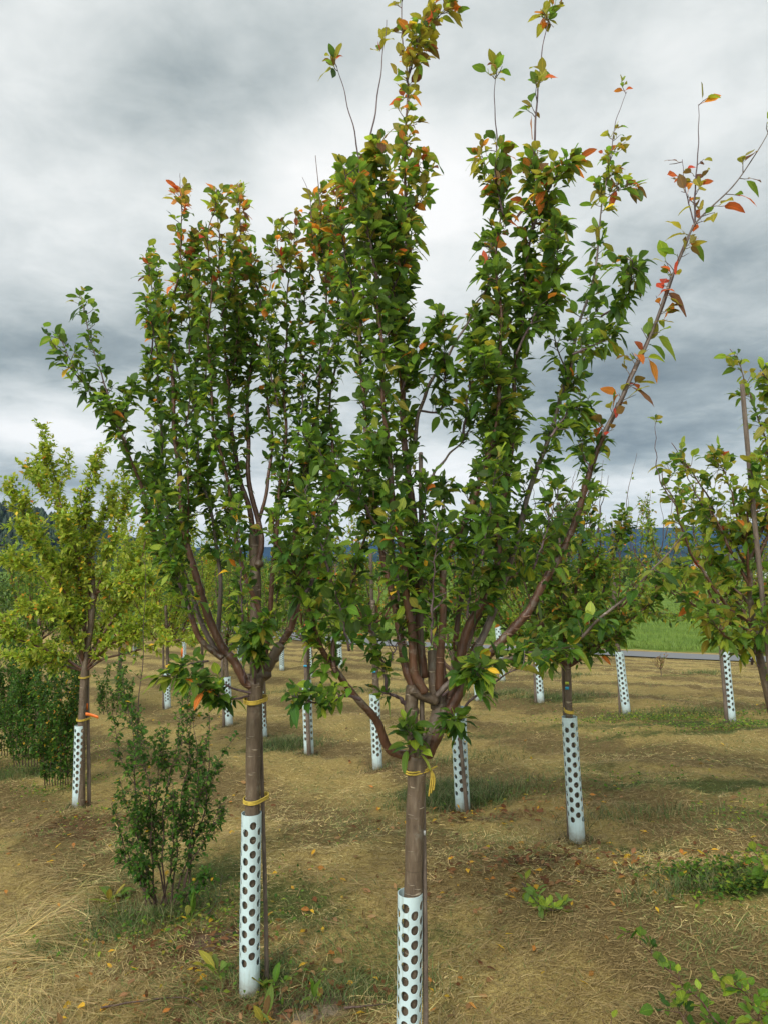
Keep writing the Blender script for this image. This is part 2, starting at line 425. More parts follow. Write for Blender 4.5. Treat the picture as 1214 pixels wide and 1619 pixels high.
# bare soil and green patches: (photo x, photo y, distance, radius x, radius y)
def gpt(x, y): 
    """where a photo position meets the ground (march along the ray)"""
    d = P(x, y, 1.0) - np.array([0, 0, CAMZ]); lo = .5
    ts = np.linspace(.6, 60, 1200); pts = np.array([0, 0, CAMZ]) + d * ts[:, None]
    h = pts[:, 2] - ground_z(pts[:, 0], pts[:, 1])
    k = np.argmax(h < 0)
    p = pts[k]; return np.array([p[0], p[1], g1(p[0], p[1])])
SOIL = [(gpt(350, 1490), .14, .12), (gpt(490, 1600), .17, .12)]
GREEN = [(gpt(1130, 1393), .18, .06, .9), (gpt(1195, 1415), .18, .08, 1), (gpt(740, 1262), .34, .16, .9), (gpt(1080, 1145), .75, .22, 1), (gpt(1190, 1155), .7, .2, .9),
         (gpt(700, 1250), .3, .15, .9), (gpt(450, 1180), .4, .22, .7), (gpt(960, 1250), .6, .16, .55), (gpt(830, 1225), .7, .2, .5), (gpt(1000, 1340), .5, .12, .3),
         (gpt(870, 1110), .7, .3, .6), (gpt(560, 1540), .35, .25, .45), (gpt(440, 1440), .35, .3, .55), (gpt(240, 1445), .28, .2, .45), (gpt(140, 1490), .3, .2, .3), (gpt(700, 1480), .5, .2, .25),
         (gpt(1100, 1070), .8, .4, .45), (gpt(200, 1075), 1., .5, .6), (gpt(850, 1250), .7, .15, .5), (gpt(1180, 1290), .4, .15, .6), (gpt(300, 1400), .3, .4, .6),
         (gpt(810, 1160), .9, .18, .6), (gpt(960, 1170), .9, .14, .5), (gpt(1130, 1245), .8, .14, .5), (gpt(640, 1090), .8, .3, .4), (gpt(420, 1540), .2, .12, .6), (gpt(20, 1230), .8, .3, .6), (gpt(470, 1330), .4, .2, .3)]
LITTER = [(gpt(150, 1310), .6, .35, 1), (gpt(850, 1370), .35, .12, .8), (gpt(770, 1290), .4, .12, .8), (gpt(330, 1490), .4, .2, .8), (gpt(1000, 1385), .5, .12, .6), (gpt(460, 1580), .4, .12, .7)]
for g_ in [(397, 1555), (912, 1328), (123, 1278), (731, 1272), (597, 1226), (488, 1190), (1155, 1140), (990, 1128), (853, 1112), (358, 1150)]:
    LITTER.append((gpt(*g_), .16, .13, .9))
def patch(lst, x, y):
    v = np.zeros_like(x)
    for p in lst:
        c = p[0]; a = min(1.15, (p[3] if len(p) > 3 else 1.) * 1.25)
        q = ((x - c[0]) / p[1]) ** 2 + ((y - c[1]) / p[2]) ** 2
        v = np.maximum(v, a * np.exp(-q))
    return v
gx, gy = GX.ravel(), GY.ravel()
sd = road_side(gx, gy)
gcol = np.stack([patch(GREEN, gx, gy), patch(SOIL, gx, gy), patch(LITTER, gx, gy)], -1)
def ground_mat():
    m, t = mat('dry_mown_ground')
    pos = t.n('ShaderNodeNewGeometry').outputs['Position']
    a = t.n('ShaderNodeSeparateColor', ins={0: t.n('ShaderNodeAttribute', attribute_name='tone').outputs['Color']}).outputs
    n1 = t.noise(pos, 1.3, 4, .6, .4); n2 = t.noise(pos, 11, 5, .7); n3 = t.noise(pos, 70, 4, .7, 1.5)
    # swaths left by the mower, along the tree rows
    xyz = t.n('ShaderNodeSeparateXYZ', ins={0: pos}).outputs
    rowc = t.m('ADD', t.m('MULTIPLY', xyz[0], .8), t.m('MULTIPLY', xyz[1], .6))
    sw = t.m('SINE', t.m('ADD', t.m('MULTIPLY', rowc, 4.6), t.m('MULTIPLY', n1, 3.0)))
    straw = t.ramp(n3, [(.3, (.15, .105, .035)), (.5, (.37, .275, .095)), (.7, (.56, .44, .18))])
    brown = t.ramp(n3, [(.3, (.075, .052, .020)), (.55, (.21, .15, .06)), (.75, (.36, .27, .12))])
    c = t.mix(t.mr(t.m('ADD', t.m('ADD', t.m('MULTIPLY', n1, .7), t.m('MULTIPLY', n2, .4)), t.m('MULTIPLY', sw, .15)), .44, .68), straw, brown)
    # the pale grassy track at the left, outside the first row
    trk = t.m('MULTIPLY', t.mr(t.m('ADD', rowc, t.m('MULTIPLY', n2, .3)), 1.15, .8), t.mr(xyz[0], -.5, -.8))
    c = t.mix(t.m('MULTIPLY', trk, .75), c, t.ramp(n3, [(.3, (.22, .165, .06)), (.5, (.42, .33, .13)), (.7, (.58, .47, .23))]))
    green = t.ramp(n3, [(.3, (.022, .036, .010)), (.55, (.055, .085, .02)), (.75, (.12, .15, .04))])
    gf = t.mr(t.m('ADD', t.m('ADD', a[0], t.m('MULTIPLY', t.m('SUBTRACT', n2, .5), 1.0)), t.m('ADD', t.m('MULTIPLY', t.m('SUBTRACT', n1, .55), .9), t.m('MULTIPLY', sw, -.27))), .22, .75, 0, .85)
    c = t.mix(gf, c, green)
    soil = t.ramp(n3, [(.3, (.16, .12, .075)), (.7, (.36, .29, .20))])
    c = t.mix(t.mr(t.m('ADD', a[1], t.m('MULTIPLY', t.m('SUBTRACT', n2, .5), .8)), .4, .7), c, soil)
    c = t.mix(t.mr(t.m('ADD', a[2], t.m('MULTIPLY', t.m('SUBTRACT', n2, .5), .8)), .4, .8, 0, .7), c, t.ramp(n3, [(.3, (.04, .02, .012)), (.6, (.12, .055, .03)), (.8, (.2, .11, .06))]))
    # the meadow beyond the road
    xy = t.n('ShaderNodeSeparateXYZ', ins={0: pos}).outputs
    side = t.m('ADD', t.m('MULTIPLY', t.m('SUBTRACT', xy[0], float(RA[0])), float(RN[0])), t.m('MULTIPLY', t.m('SUBTRACT', xy[1], float(RA[1])), float(RN[1])))
    md = t.ramp(t.noise(pos, .6, 5, .65), [(.3, (.085, .15, .02)), (.55, (.14, .215, .03)), (.75, (.21, .27, .045))])
    md = t.mix(t.mr(n2, .35, .7, 0, .5), md, t.mix(1.0, md, (.6, .65, .6, 1), 'MULTIPLY'))
    edge = t.m('ADD', side, t.m('MULTIPLY', t.m('SUBTRACT', n2, .5), 1.2))
    c = t.mix(t.mr(edge, RHW + .9, RHW + 1.6), c, md)
    bp = t.n('ShaderNodeBump', ins={'Strength': .9, 'Distance': .02, 'Height': t.m('ADD', n3, n2)})
    out(t, t.n('ShaderNodeBsdfPrincipled', ins={'Base Color': c, 'Roughness': .95, 'Normal': bp.outputs[0], 'Specular IOR Level': .15}).outputs[0])
    return m
r_, c_ = GX.shape
i_ = (np.arange(r_ - 1)[:, None] * c_ + np.arange(c_ - 1)[None])
g = mesh_np('ground', np.stack([gx, gy, GZ.ravel()], -1), np.stack([i_, i_ + 1, i_ + c_ + 1, i_ + c_], -1).reshape(-1, 4), ground_mat(), tone=gcol, smooth=True)
tag(g, kind='structure')
def road():
    m, t = mat('worn_asphalt')
    pos = t.n('ShaderNodeNewGeometry').outputs['Position']
    n = t.noise(pos, 60, 4, .7); n2 = t.noise(pos, 1.2, 4, .6)
    c = t.ramp(n, [(.3, (.12, .125, .135)), (.6, (.18, .185, .19)), (.8, (.26, .26, .26))])
    c = t.mix(t.mr(n2, .45, .65, 0, .4), c, (.17, .16, .145, 1))
    out(t, t.n('ShaderNodeBsdfPrincipled', ins={'Base Color': c, 'Roughness': .85}).outputs[0])
    L = np.concatenate([np.linspace(-40, 90, 160)]); W = np.linspace(-RHW, RHW, 9)
    LL, WW = np.meshgrid(L, W)
    ww = WW + .05 * np.sin(LL * 2.3) * (abs(WW) > RHW - .01) + .03 * np.sin(LL * 7.1) * (abs(WW) > RHW - .01)
    X = RA[0] + RD[0] * LL + RN[0] * ww; Y = RA[1] + RD[1] * LL + RN[1] * ww
    Z = gz(X, Y) + .03
    o = grid_mesh('road', X, Y, Z, m)
    tag(o, kind='structure')
road()

def ridge(name, Y0, depth, pts, cols, seed, rough):
    """a range of hills: pts are photo positions of its skyline"""
    r = np.random.default_rng(seed)
    xs = np.array([p[0] for p in pts], float); ys = np.array([p[1] for p in pts], float)
    X = np.linspace(xs[0], xs[-1], 240)
    top = np.interp(X, xs, ys)
    wx = (X - PW / 2) / F * Y0
    wz = np.array([PY(a, b, Y0)[2] for a, b in zip(X, top)])
    k = np.linspace(-1, 1, 21)
    V = []
    for kk in k:
        prof = (1 - abs(kk)) ** .8
        ph = sum(rough * np.sin(wx / Y0 * f + kk * g_ + s) / f * 8 for f, g_, s in ((23, 3, 1), (51, 5, 2), (97, 9, 4)))
        V.append(np.stack([wx, np.full_like(wx, Y0 + kk * depth), -4 + (wz + 4) * prof + ph * (abs(kk) < .99)], -1))
    V = np.array(V)
    m, t = mat(name + '_woods')
    pos = t.n('ShaderNodeNewGeometry').outputs['Position']
    n = t.noise(pos, 60. / Y0 * 6, 5, .65); n2 = t.noise(pos, 8. / Y0, 4, .6)
    c = t.ramp(n, [(.35, cols[0]), (.65, cols[1])]); c = t.mix(t.mr(n2, .55, .62, 0, .8), c, cols[2] + (1,))
    out(t, t.n('ShaderNodeBsdfPrincipled', ins={'Base Color': c, 'Roughness': 1., 'Specular IOR Level': .1}).outputs[0])
    o = grid_mesh(name, V[..., 0], V[..., 1], V[..., 2], m); tag(o, kind='structure')
    return V
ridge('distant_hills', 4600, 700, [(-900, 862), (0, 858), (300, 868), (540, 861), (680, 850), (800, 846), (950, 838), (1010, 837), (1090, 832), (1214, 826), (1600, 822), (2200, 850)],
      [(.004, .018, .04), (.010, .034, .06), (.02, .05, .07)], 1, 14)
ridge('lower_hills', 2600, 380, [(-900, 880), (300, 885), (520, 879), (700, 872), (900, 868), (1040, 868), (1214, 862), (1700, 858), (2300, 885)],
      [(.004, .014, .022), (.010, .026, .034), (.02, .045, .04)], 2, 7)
HV = ridge('wooded_hill', 700, 180, [(-900, 750), (-300, 775), (-60, 800), (0, 805), (60, 815), (120, 828), (200, 846), (300, 868), (420, 888), (560, 899)],
      [(.010, .022, .010), (.02, .038, .016), (.03, .05, .02)], 3, 2)
def forest():
    """the wood covering the near hill: far off, reads as one mass"""
    V = []; Q = []; T = []; n = 0
    r = np.random.default_rng(5)
    rows, cols = HV.shape[:2]
    for k in range(5200):
        i = r.uniform(1, 11.5); j = r.uniform(20, cols * .72)
        i0, j0 = int(i), int(j)
        p = HV[i0, j0] * (1 - (i - i0)) + HV[i0 + 1, j0] * (i - i0)
        p = p + np.array([r.uniform(-3, 3), r.uniform(-4, 4), -1.5])
        h = r.uniform(6, 12); w = h * r.uniform(.16, .34); conif = r.random() < .6
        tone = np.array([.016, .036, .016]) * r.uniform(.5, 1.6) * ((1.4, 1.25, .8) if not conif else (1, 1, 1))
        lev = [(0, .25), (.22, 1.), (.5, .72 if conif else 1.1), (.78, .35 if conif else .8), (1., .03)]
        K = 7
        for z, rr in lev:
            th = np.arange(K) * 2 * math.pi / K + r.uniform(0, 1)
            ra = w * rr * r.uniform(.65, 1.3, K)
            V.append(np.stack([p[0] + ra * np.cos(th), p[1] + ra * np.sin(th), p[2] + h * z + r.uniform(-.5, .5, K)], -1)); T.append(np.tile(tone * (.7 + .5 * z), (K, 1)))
        for a in range(4):
            for b in range(K): Q.append((n + a * K + b, n + a * K + (b + 1) % K, n + (a + 1) * K + (b + 1) % K, n + (a + 1) * K + b))
        n += 5 * K
    o = mesh_np('forest', np.concatenate(V), np.array(Q), M['blade'], tone=np.concatenate(T))
    tag(o, 'dark mixed wood covering the hill behind the yellow green tree on the left', 'forest', kind='stuff')
forest()

# ------------------------------------------------------------------ grass and other ground cover
def blades(name, bx, by, L, w, dirx, diry, rise, tone, bend=.4, seg=3, z0=0.0, matl=None):
    N = len(bx); b = np.stack([bx, by, gz(bx, by) + z0], -1)
    h = norm(np.stack([dirx, diry, np.zeros(N)], -1)); side = np.stack([-h[:, 1], h[:, 0], rng.normal(0, .3, N)], -1)
    rows = []
    for k in range(seg + 1):
        t = k / seg
        hor = L * t * np.cos(rise) + L * bend * t * t * .25
        ver = L * t * np.sin(rise) - L * bend * t * t * np.sin(rise) * .75
        cv = (rng.normal(0, 1, N) if k == 0 else cv0)
        cv0 = cv
        c = b + h * hor[:, None] + np.array([0, 0, 1.]) * ver[:, None] + np.stack([-h[:, 1], h[:, 0], np.zeros(N)], -1) * (cv * L * .16 * t * t)[:, None]
        ww = w * (1 - .85 * t) * .5
        rows += [c - side * ww[:, None], c + side * ww[:, None]]
    V = np.stack(rows, 1); k = V.shape[1]
    q = np.array([[2 * a, 2 * a + 1, 2 * a + 3, 2 * a + 2] for a in range(seg)])
    Q = (q[None] + (np.arange(N) * k)[:, None, None]).reshape(-1, 4)
    return mesh_np(name, V.reshape(-1, 3), Q, matl or M['blade'], tone=np.repeat(tone, k, 0))
def vnoise(x, y, s, seed):
    r = np.random.default_rng(seed); G = r.random((64, 64))
    u = x * s; v = y * s; i = np.floor(u).astype(int); j = np.floor(v).astype(int); fu = u - i; fv = v - j
    fu = fu * fu * (3 - 2 * fu); fv = fv * fv * (3 - 2 * fv)
    g_ = lambda a, b: G[a % 64, b % 64]
    return (g_(i, j) * (1 - fu) * (1 - fv) + g_(i + 1, j) * fu * (1 - fv) + g_(i, j + 1) * (1 - fu) * fv + g_(i + 1, j + 1) * fu * fv)
def scatter(N, y0, y1, xw=.62, xo=1.0, pw=1.0):
    u = rng.uniform(0, 1, N)
    Y = y0 * (y1 / y0) ** u if pw == 1.0 else y0 + (y1 - y0) * u ** pw
    X = rng.uniform(-1, 1, N) * (xw * Y + xo)
    return X, Y
def dry_grass():
    X, Y = scatter(420000, 1.7, 24.0)
    k = (road_side(X, Y) < -RHW - .1); X, Y = X[k], Y[k]
    a = vnoise(X, Y, 1.1, 1) * 1.0 + vnoise(X, Y, 3.3, 2) * .6
    pth0 = sstep(.5, .2, np.abs(X + 1.75)) * (1 - sstep(4, 5.5, Y))
    th = a * 6.0 + rng.normal(0, 1, len(X)) * (1.25 - .6 * pth0)
    gr = patch(GREEN, X, Y); so = patch(SOIL, X, Y)
    n = vnoise(X, Y, .8, 3) * .6 + vnoise(X, Y, 4, 4) * .4
    k = rng.random(len(X)) > so * .85 + np.clip(vnoise(X, Y, 2.4, 9) - .62, 0, 1) * .8
    X, Y, th, gr, n = X[k], Y[k], th[k], gr[k], n[k]
    N = len(X)
    path = sstep(-.55, -1.0, X / np.maximum(Y, .1) * 1.0 + .0 * Y) * (1 - sstep(5, 7, Y))
    path = np.maximum(path, sstep(1.0, .75, X * .8 + Y * .6) * sstep(-.5, -.75, X) * .8)
    path = np.maximum(path, sstep(.5, .2, np.abs(X + 1.75)) * (1 - sstep(4, 5.5, Y)))
    s = np.stack([.64 + .14 * rng.random(N), .51 + .10 * rng.random(N), .20 + .08 * rng.random(N)], -1) * rng.uniform(.35, 1.25, (N, 1))
    br = np.array([.31, .22, .09]) * rng.uniform(.6, 1.4, (N, 1))
    sw = np.sin((X * .8 + Y * .6) * 4.6 + 2 + 2 * vnoise(X, Y, .9, 31))
    f = np.clip(sstep(.40, .62, n + .15 * sw)[:, None] * .8 + rng.uniform(-.2, .25, (N, 1)) - path[:, None] * .5, 0, 1)
    c = s * (1 - f) + br * f
    gg = np.array([.12, .155, .038]) * rng.uniform(.6, 1.7, (N, 1))
    gm = (rng.random(N) < np.clip(gr * 1.1 + .05 + .5 * sstep(.42, .75, vnoise(X, Y, 1.7, 12) - .22 * sw), 0, .9))
    c[gm] = gg[gm]
    rise = np.abs(rng.normal(.10, .16, N)) + .04; rise[gm] = rng.uniform(.1, .9, gm.sum())
    L = rng.uniform(.015, .06, N) * (1 + 2.6 * path + .4 * (n > .6)) * rng.choice([.6, 1, 1.6], N, p=[.4, .45, .15]); L[gm] *= .65
    w = rng.uniform(.0013, .0034, N) * (1 + Y * .09)
    o = blades('dry_grass', X, Y, L, w, np.cos(th), np.sin(th), rise, c, z0=rng.uniform(0, .012, N))
    tag(o, 'mown straw coloured grass lying flat all over the orchard floor', 'dry grass', kind='stuff')
dry_grass()
def green_grass():
    # standing tufts round the tree guards
    spots = [(735, 1262, 2600, .36, .16), (700, 1252, 1500, .22, .1), (455, 1180, 1600, .3, .2), (880, 1105, 1500, .5, .2), (790, 1100, 900, .4, .2), (1080, 1130, 1200, .6, .2),
             (890, 1070, 700, .5, .2), (1110, 1065, 600, .4, .2), (420, 1545, 500, .12, .08), (560, 1560, 700, .3, .1), (160, 1470, 300, .3, .25), (240, 1445, 450, .22, .12), (300, 1440, 400, .25, .12), (470, 1600, 200, .2, .05),
             (640, 1060, 500, .5, .3), (470, 1090, 600, .4, .2), (20, 1225, 900, .4, .2), (600, 1095, 500, .4, .2), (1100, 1415, 500, .3, .05), (720, 1205, 500, .5, .2), (1000, 1290, 400, .4, .1)]
    Xs = []; Ys = []; Ls = []
    for x, y, n, rx, ry in spots:
        p = gpt(x, y); Xs.append(p[0] + rng.normal(0, rx * .6, n)); Ys.append(p[1] + rng.normal(0, ry * .7, n)); Ls.append(rng.uniform(.05, .17, n) * (1 if p[1] > 3.3 else .6))
    X, Y, L = map(np.concatenate, (Xs, Ys, Ls)); N = len(X); th = rng.uniform(0, 6.28, N)
    c = np.array([.08, .13, .03]) * rng.uniform(.5, 1.7, (N, 1)); d = rng.random(N) < .25; c[d] = np.array([.26, .23, .1]) * rng.uniform(.6, 1.3, (d.sum(), 1))
    o = blades('green_grass', X, Y, L, rng.uniform(.002, .0035, N) * (1 + Y * .06), np.cos(th), np.sin(th), rng.uniform(.7, 1.45, N), c, bend=.6)
    tag(o, 'fresh green grass standing in tufts round the tree guards', 'grass', kind='stuff')
    X = rng.uniform(-14, 30, 90000); S = RHW + 1.7 + 34 * rng.uniform(0, 1, 90000) ** 2.2
    t_ = rng.uniform(-30, 60, 90000)
    X = RA[0] + RD[0] * t_ + RN[0] * S; Y = RA[1] + RD[1] * t_ + RN[1] * S
    k = (Y > 18) & (abs(X) < .62 * Y + 3); X, Y = X[k], Y[k]; N = len(X); th = rng.uniform(0, 6.28, N)
    nn = vnoise(X, Y, .5, 21)[:, None]
    c = (np.array([.10, .19, .025]) * (1 - nn) + np.array([.21, .29, .04]) * nn) * rng.uniform(.55, 1.45, (N, 1))
    o = blades('meadow_grass', X, Y, rng.uniform(.12, .34, N), rng.uniform(.008, .016, N) * (Y / 25), np.cos(th), np.sin(th), rng.uniform(.9, 1.5, N), c, bend=.5)
    tag(o, 'lush bright green meadow grass growing beyond the road', 'grass', kind='stuff')
green_grass()
def ground_leaves():
    # low leafy weeds in green patches
    LV = Leaves()
    for x, y, n, rx, ry in [(20, 1198, 500, .5, .25), (60, 1216, 500, .35, .2), (98, 1244, 500, .25, .15), (180, 1300, 200, .3, .2), (1120, 1390, 500, .14, .03), (1195, 1413, 700, .14, .05), (1050, 1138, 1500, .6, .12), (1180, 1152, 1300, .5, .12), (1190, 1290, 160, .25, .12), (300, 1440, 260, .3, .2), (960, 1245, 200, .5, .15), (390, 1440, 120, .2, .2), (420, 1560, 60, .15, .08), (250, 1480, 120, .3, .1), (1000, 1130, 300, .5, .15), (330, 1500, 70, .2, .1)]:
        p = gpt(x, y); X = p[0] + rng.normal(0, rx, n); Y = p[1] + rng.normal(0, ry, n)
        b = np.stack([X, Y, gz(X, Y) + rng.uniform(.005, .06, n)], -1)
        d = rng.normal(0, 1, (n, 3)); d[:, 2] = rng.uniform(-.1, .8, n)
        LV.add(b, d, rng.uniform(.012, .03, n), pick([(DG, 3), (MG, 4), (LG, 2), (OL, .6)], n))
    o = LV.build('ground_cover', M['leaf'], wr=.6)
    tag(o, 'low leafy green weeds creeping over the dry ground between the trees', 'weeds', kind='stuff')
    LV = Leaves()
    X, Y = scatter(2600, 1.8, 12); n = len(X)
    w_ = patch(LITTER, X, Y); k = rng.random(n) < .22 + w_; X, Y = X[k], Y[k]
    for p, rx, ry, _ in LITTER[:6]:
        X = np.concatenate([X, p[0] + rng.normal(0, rx * 1.1, 190)]); Y = np.concatenate([Y, p[1] + rng.normal(0, ry * 1.3, 190)])
    n = len(X); lit = patch(LITTER, X, Y) > .35
    b = np.stack([X, Y, gz(X, Y) + rng.uniform(.008, .022, n)], -1)
    d = rng.normal(0, 1, (n, 3)); d[:, 2] *= .22
    c = pick([(YE, 1.6), ((.45, .2, .05), .9), (BR, 2.5), ((.3, .18, .09), 3)], n)
    c[lit] = pick([(BR, 5), ((.22, .11, .05), 4), (YE, .25)], lit.sum())
    LV.add(b, d, rng.uniform(.022, .05, n), c)
    o = LV.build('fallen_leaves', M['leaf'], wr=.5, droop=.1)
    tag(o, 'fallen yellow and brown leaves strewn over the mown grass', 'leaf litter', kind='stuff')
ground_leaves()

# ------------------------------------------------------------------ guards, stakes, ties
def align(o, a, b):
    d = Vector(b) - Vector(a); o.rotation_mode = 'QUATERNION'; o.rotation_quaternion = d.to_track_quat('Z', 'Y')
    o.location = tuple(a); return d.length
GB = []
def guard_mesh(rr, hh, cols=8, rows=10, solid=.12):
    """perforated sleeve with real round holes in staggered columns, standing on its origin"""
    V = []; Q = []; key = {}
    cw = 2 * math.pi / cols; top = .012; band = hh - solid - top; ch = band / (rows + .5); K = 20; ra = .0139
    for R0, tg in ((rr, 0), (rr - .002, 1)):
        def add(u, z, t=tg, R0=R0):
            k = (round(R0 * math.cos(u), 5), round(R0 * math.sin(u), 5), round(z, 5), t)
            if k not in key: key[k] = len(V); V.append((R0 * math.cos(u), R0 * math.sin(u), z))
            return key[k]
        def face(q): Q.append(q if tg == 0 else q[::-1])
        def strip(u0, z0, z1):
            for a in range(4):
                ua, ub = u0 + cw * a / 4, u0 + cw * (a + 1) / 4
                face([add(ua, z0), add(ub, z0), add(ub, z1), add(ua, z1)])
        for c in range(cols):
            u0 = c * cw; zb = solid + (c % 2) * ch / 2
            strip(u0, 0, zb)
            for r in range(rows):
                uc = u0 + cw / 2; zc = zb + r * ch + ch / 2; cir = []; rec = []
                for k in range(K):
                    # five steps on each side of the cell
                    sd, f = k // 5, (k % 5) / 5 * 2 - 1
                    x, y = ((f, -1), (1, f), (-f, 1), (-1, -f))[sd]
                    rec.append((uc + cw / 2 * x, zc + ch / 2 * y)); a = math.atan2(y * ch, x * cw * rr)
                    cir.append((uc + ra * math.cos(a) / rr, zc + ra * 1.1 * math.sin(a)))
                for k in range(K):
                    j = (k + 1) % K; face([add(*rec[k]), add(*rec[j]), add(*cir[j]), add(*cir[k])])
                    if tg == 0:      # the wall of the hole
                        n = len(V)
                        for (u, z) in (cir[k], cir[j]):
                            V.append((rr * math.cos(u), rr * math.sin(u), z)); V.append(((rr - .002) * math.cos(u), (rr - .002) * math.sin(u), z))
                        Q.append([n, n + 2, n + 3, n + 1])
            strip(u0, zb + rows * ch, hh)
            for a in range(4):
                if tg == 0:
                    n = len(V)
                    for u in (u0 + cw * a / 4, u0 + cw * (a + 1) / 4):
                        V.append((rr * math.cos(u), rr * math.sin(u), hh)); V.append(((rr - .002) * math.cos(u), (rr - .002) * math.sin(u), hh))
                    Q.append([n, n + 2, n + 3, n + 1])
    return V, Q
def make_guard(a, b, dia, label, spin=0.0, cols=8):
    hh = float(np.linalg.norm(np.array(b) - np.array(a)))
    V, Q = guard_mesh(dia / 2, hh, cols, rows=10 if hh > .6 else 9, solid=.115)
    V = np.array(V); th0 = rng.uniform(0, 6.28); u = np.arctan2(V[:, 1], V[:, 0])
    k = 1 + .035 * np.sin(2 * u + 1 + V[:, 2] * 2.2 + th0) + .02 * np.sin(V[:, 2] * 9 + th0 + u)     # plastic sleeves are never quite round
    V[:, 0] *= k; V[:, 1] *= k
    c0, s0 = math.cos(th0), math.sin(th0); V[:, :2] = V[:, :2] @ np.array([[c0, s0], [-s0, c0]])
    o = mesh_np('tree_guard', V, Q, M['guard'], smooth=True)
    GB.append(np.array(a))
    align(o, a, b)
    tag(o, label, 'tree guard', 'white perforated tree guards in the orchard')
    return o
def make_stake(a, b, r, label):
    a = np.array(a, float); b = np.array(b, float)
    T = Tubes(); L = np.linalg.norm(b - a); n = max(6, int(L / .12))
    f = np.linspace(0, 1, n)[:, None]; p = np.array([[0, 0, 0]]) + np.array([[0, 0, L]]) * f
    p[:, 0] += .0035 * np.sin(f[:, 0] * 7 + a[0] * 9); p[:, 1] += .003 * np.sin(f[:, 0] * 5 + 1)
    T.add(p, r * (1.08 - .2 * f[:, 0]), 9)
    o = T.build('wooden_stake', M['stake']); align(o, a, b)
    return tag(o, label, 'stake', 'wooden stakes tied to the orchard trees')
def make_tie(c, r1, c2, label, loose=0.0, m='twine', turns=3, ax=(0, 0, 1)):
    """twine wound round trunk and stake"""
    c = np.array(c); c2 = np.array(c2); T = Tubes()
    d = norm((c2 - c) * np.array([1, 1, 0])); e = np.array([-d[1], d[0], 0]); D = np.linalg.norm((c2 - c)[:2])
    th = np.linspace(0, turns * 2 * math.pi, 22 * turns)
    x = np.where(np.cos(th) > 0, D + (r1 * .72) * np.cos(th), r1 * 1.12 * np.cos(th)); y = r1 * (1.12 - .3 * (np.cos(th) > 0)) * np.sin(th)
    z = -.008 + .016 * th / th[-1] + .006 * np.sin(th + 1)
    p = d * x[:, None] + e * y[:, None] + np.array([0, 0, 1]) * z[:, None]
    T.add(p, .0030, 5)
    if loose:
        q = d * (D + r1 * .7) + e * (-r1 * .6)
        for k in range(3):
            T.add(cr([q, q + np.array([.006 * k, -.012, -.3 * loose]), q + np.array([-.008 + .008 * k, -.012, -loose * (1 - .12 * k)])], 5), .0030, 4)
        T.add(cr([q + np.array([-.012, -.004, 0]), q + np.array([0, -.014, .006]), q + np.array([.02, -.006, .012])], 4), .003, 5)
    o = T.build('tree_tie', M[m]); o.location = tuple(c)
    return tag(o, label, 'twine', 'twine ties round trunks and stakes')

# ------------------------------------------------------------------ trees
def palette_by_height(z0, z1, low, high):
    lc = np.array([p[0] for p in low]); lw = np.array([p[1] for p in low], float); lw /= lw.sum()
    hc = np.array([p[0] for p in high]); hw = np.array([p[1] for p in high], float); hw /= hw.sum()
    def f(pos, n):
        a = sstep(z0, z1, pos[:, 2] + rng.normal(0, .12, n)) 
        h = rng.random(n) < a
        c = lc[rng.choice(len(lc), n, p=lw)]
        c2 = hc[rng.choice(len(hc), n, p=hw)]
        c = np.where(h[:, None], c2, c)
        return c * rng.uniform(.7, 1.35, (n, 1)) * rng.uniform(.92, 1.08, (n, 3))
    return f
LOW = [(DG, 4.2), (MG, 4.5), (LG, 1.4), (OL, .4), (YE, .05), (OR, .03)]
HIGH = [(OL, 4.5), (MG, 1.8), (LG, 1.1), (OR, .85), (RE, .4), (YE, .12), (BR, .7), (PK, .12)]
AUT = [(OL, 4), (BR, 1.6), (OR, 1.8), (RE, 1.3), (MG, 1.5), (LG, .6)]
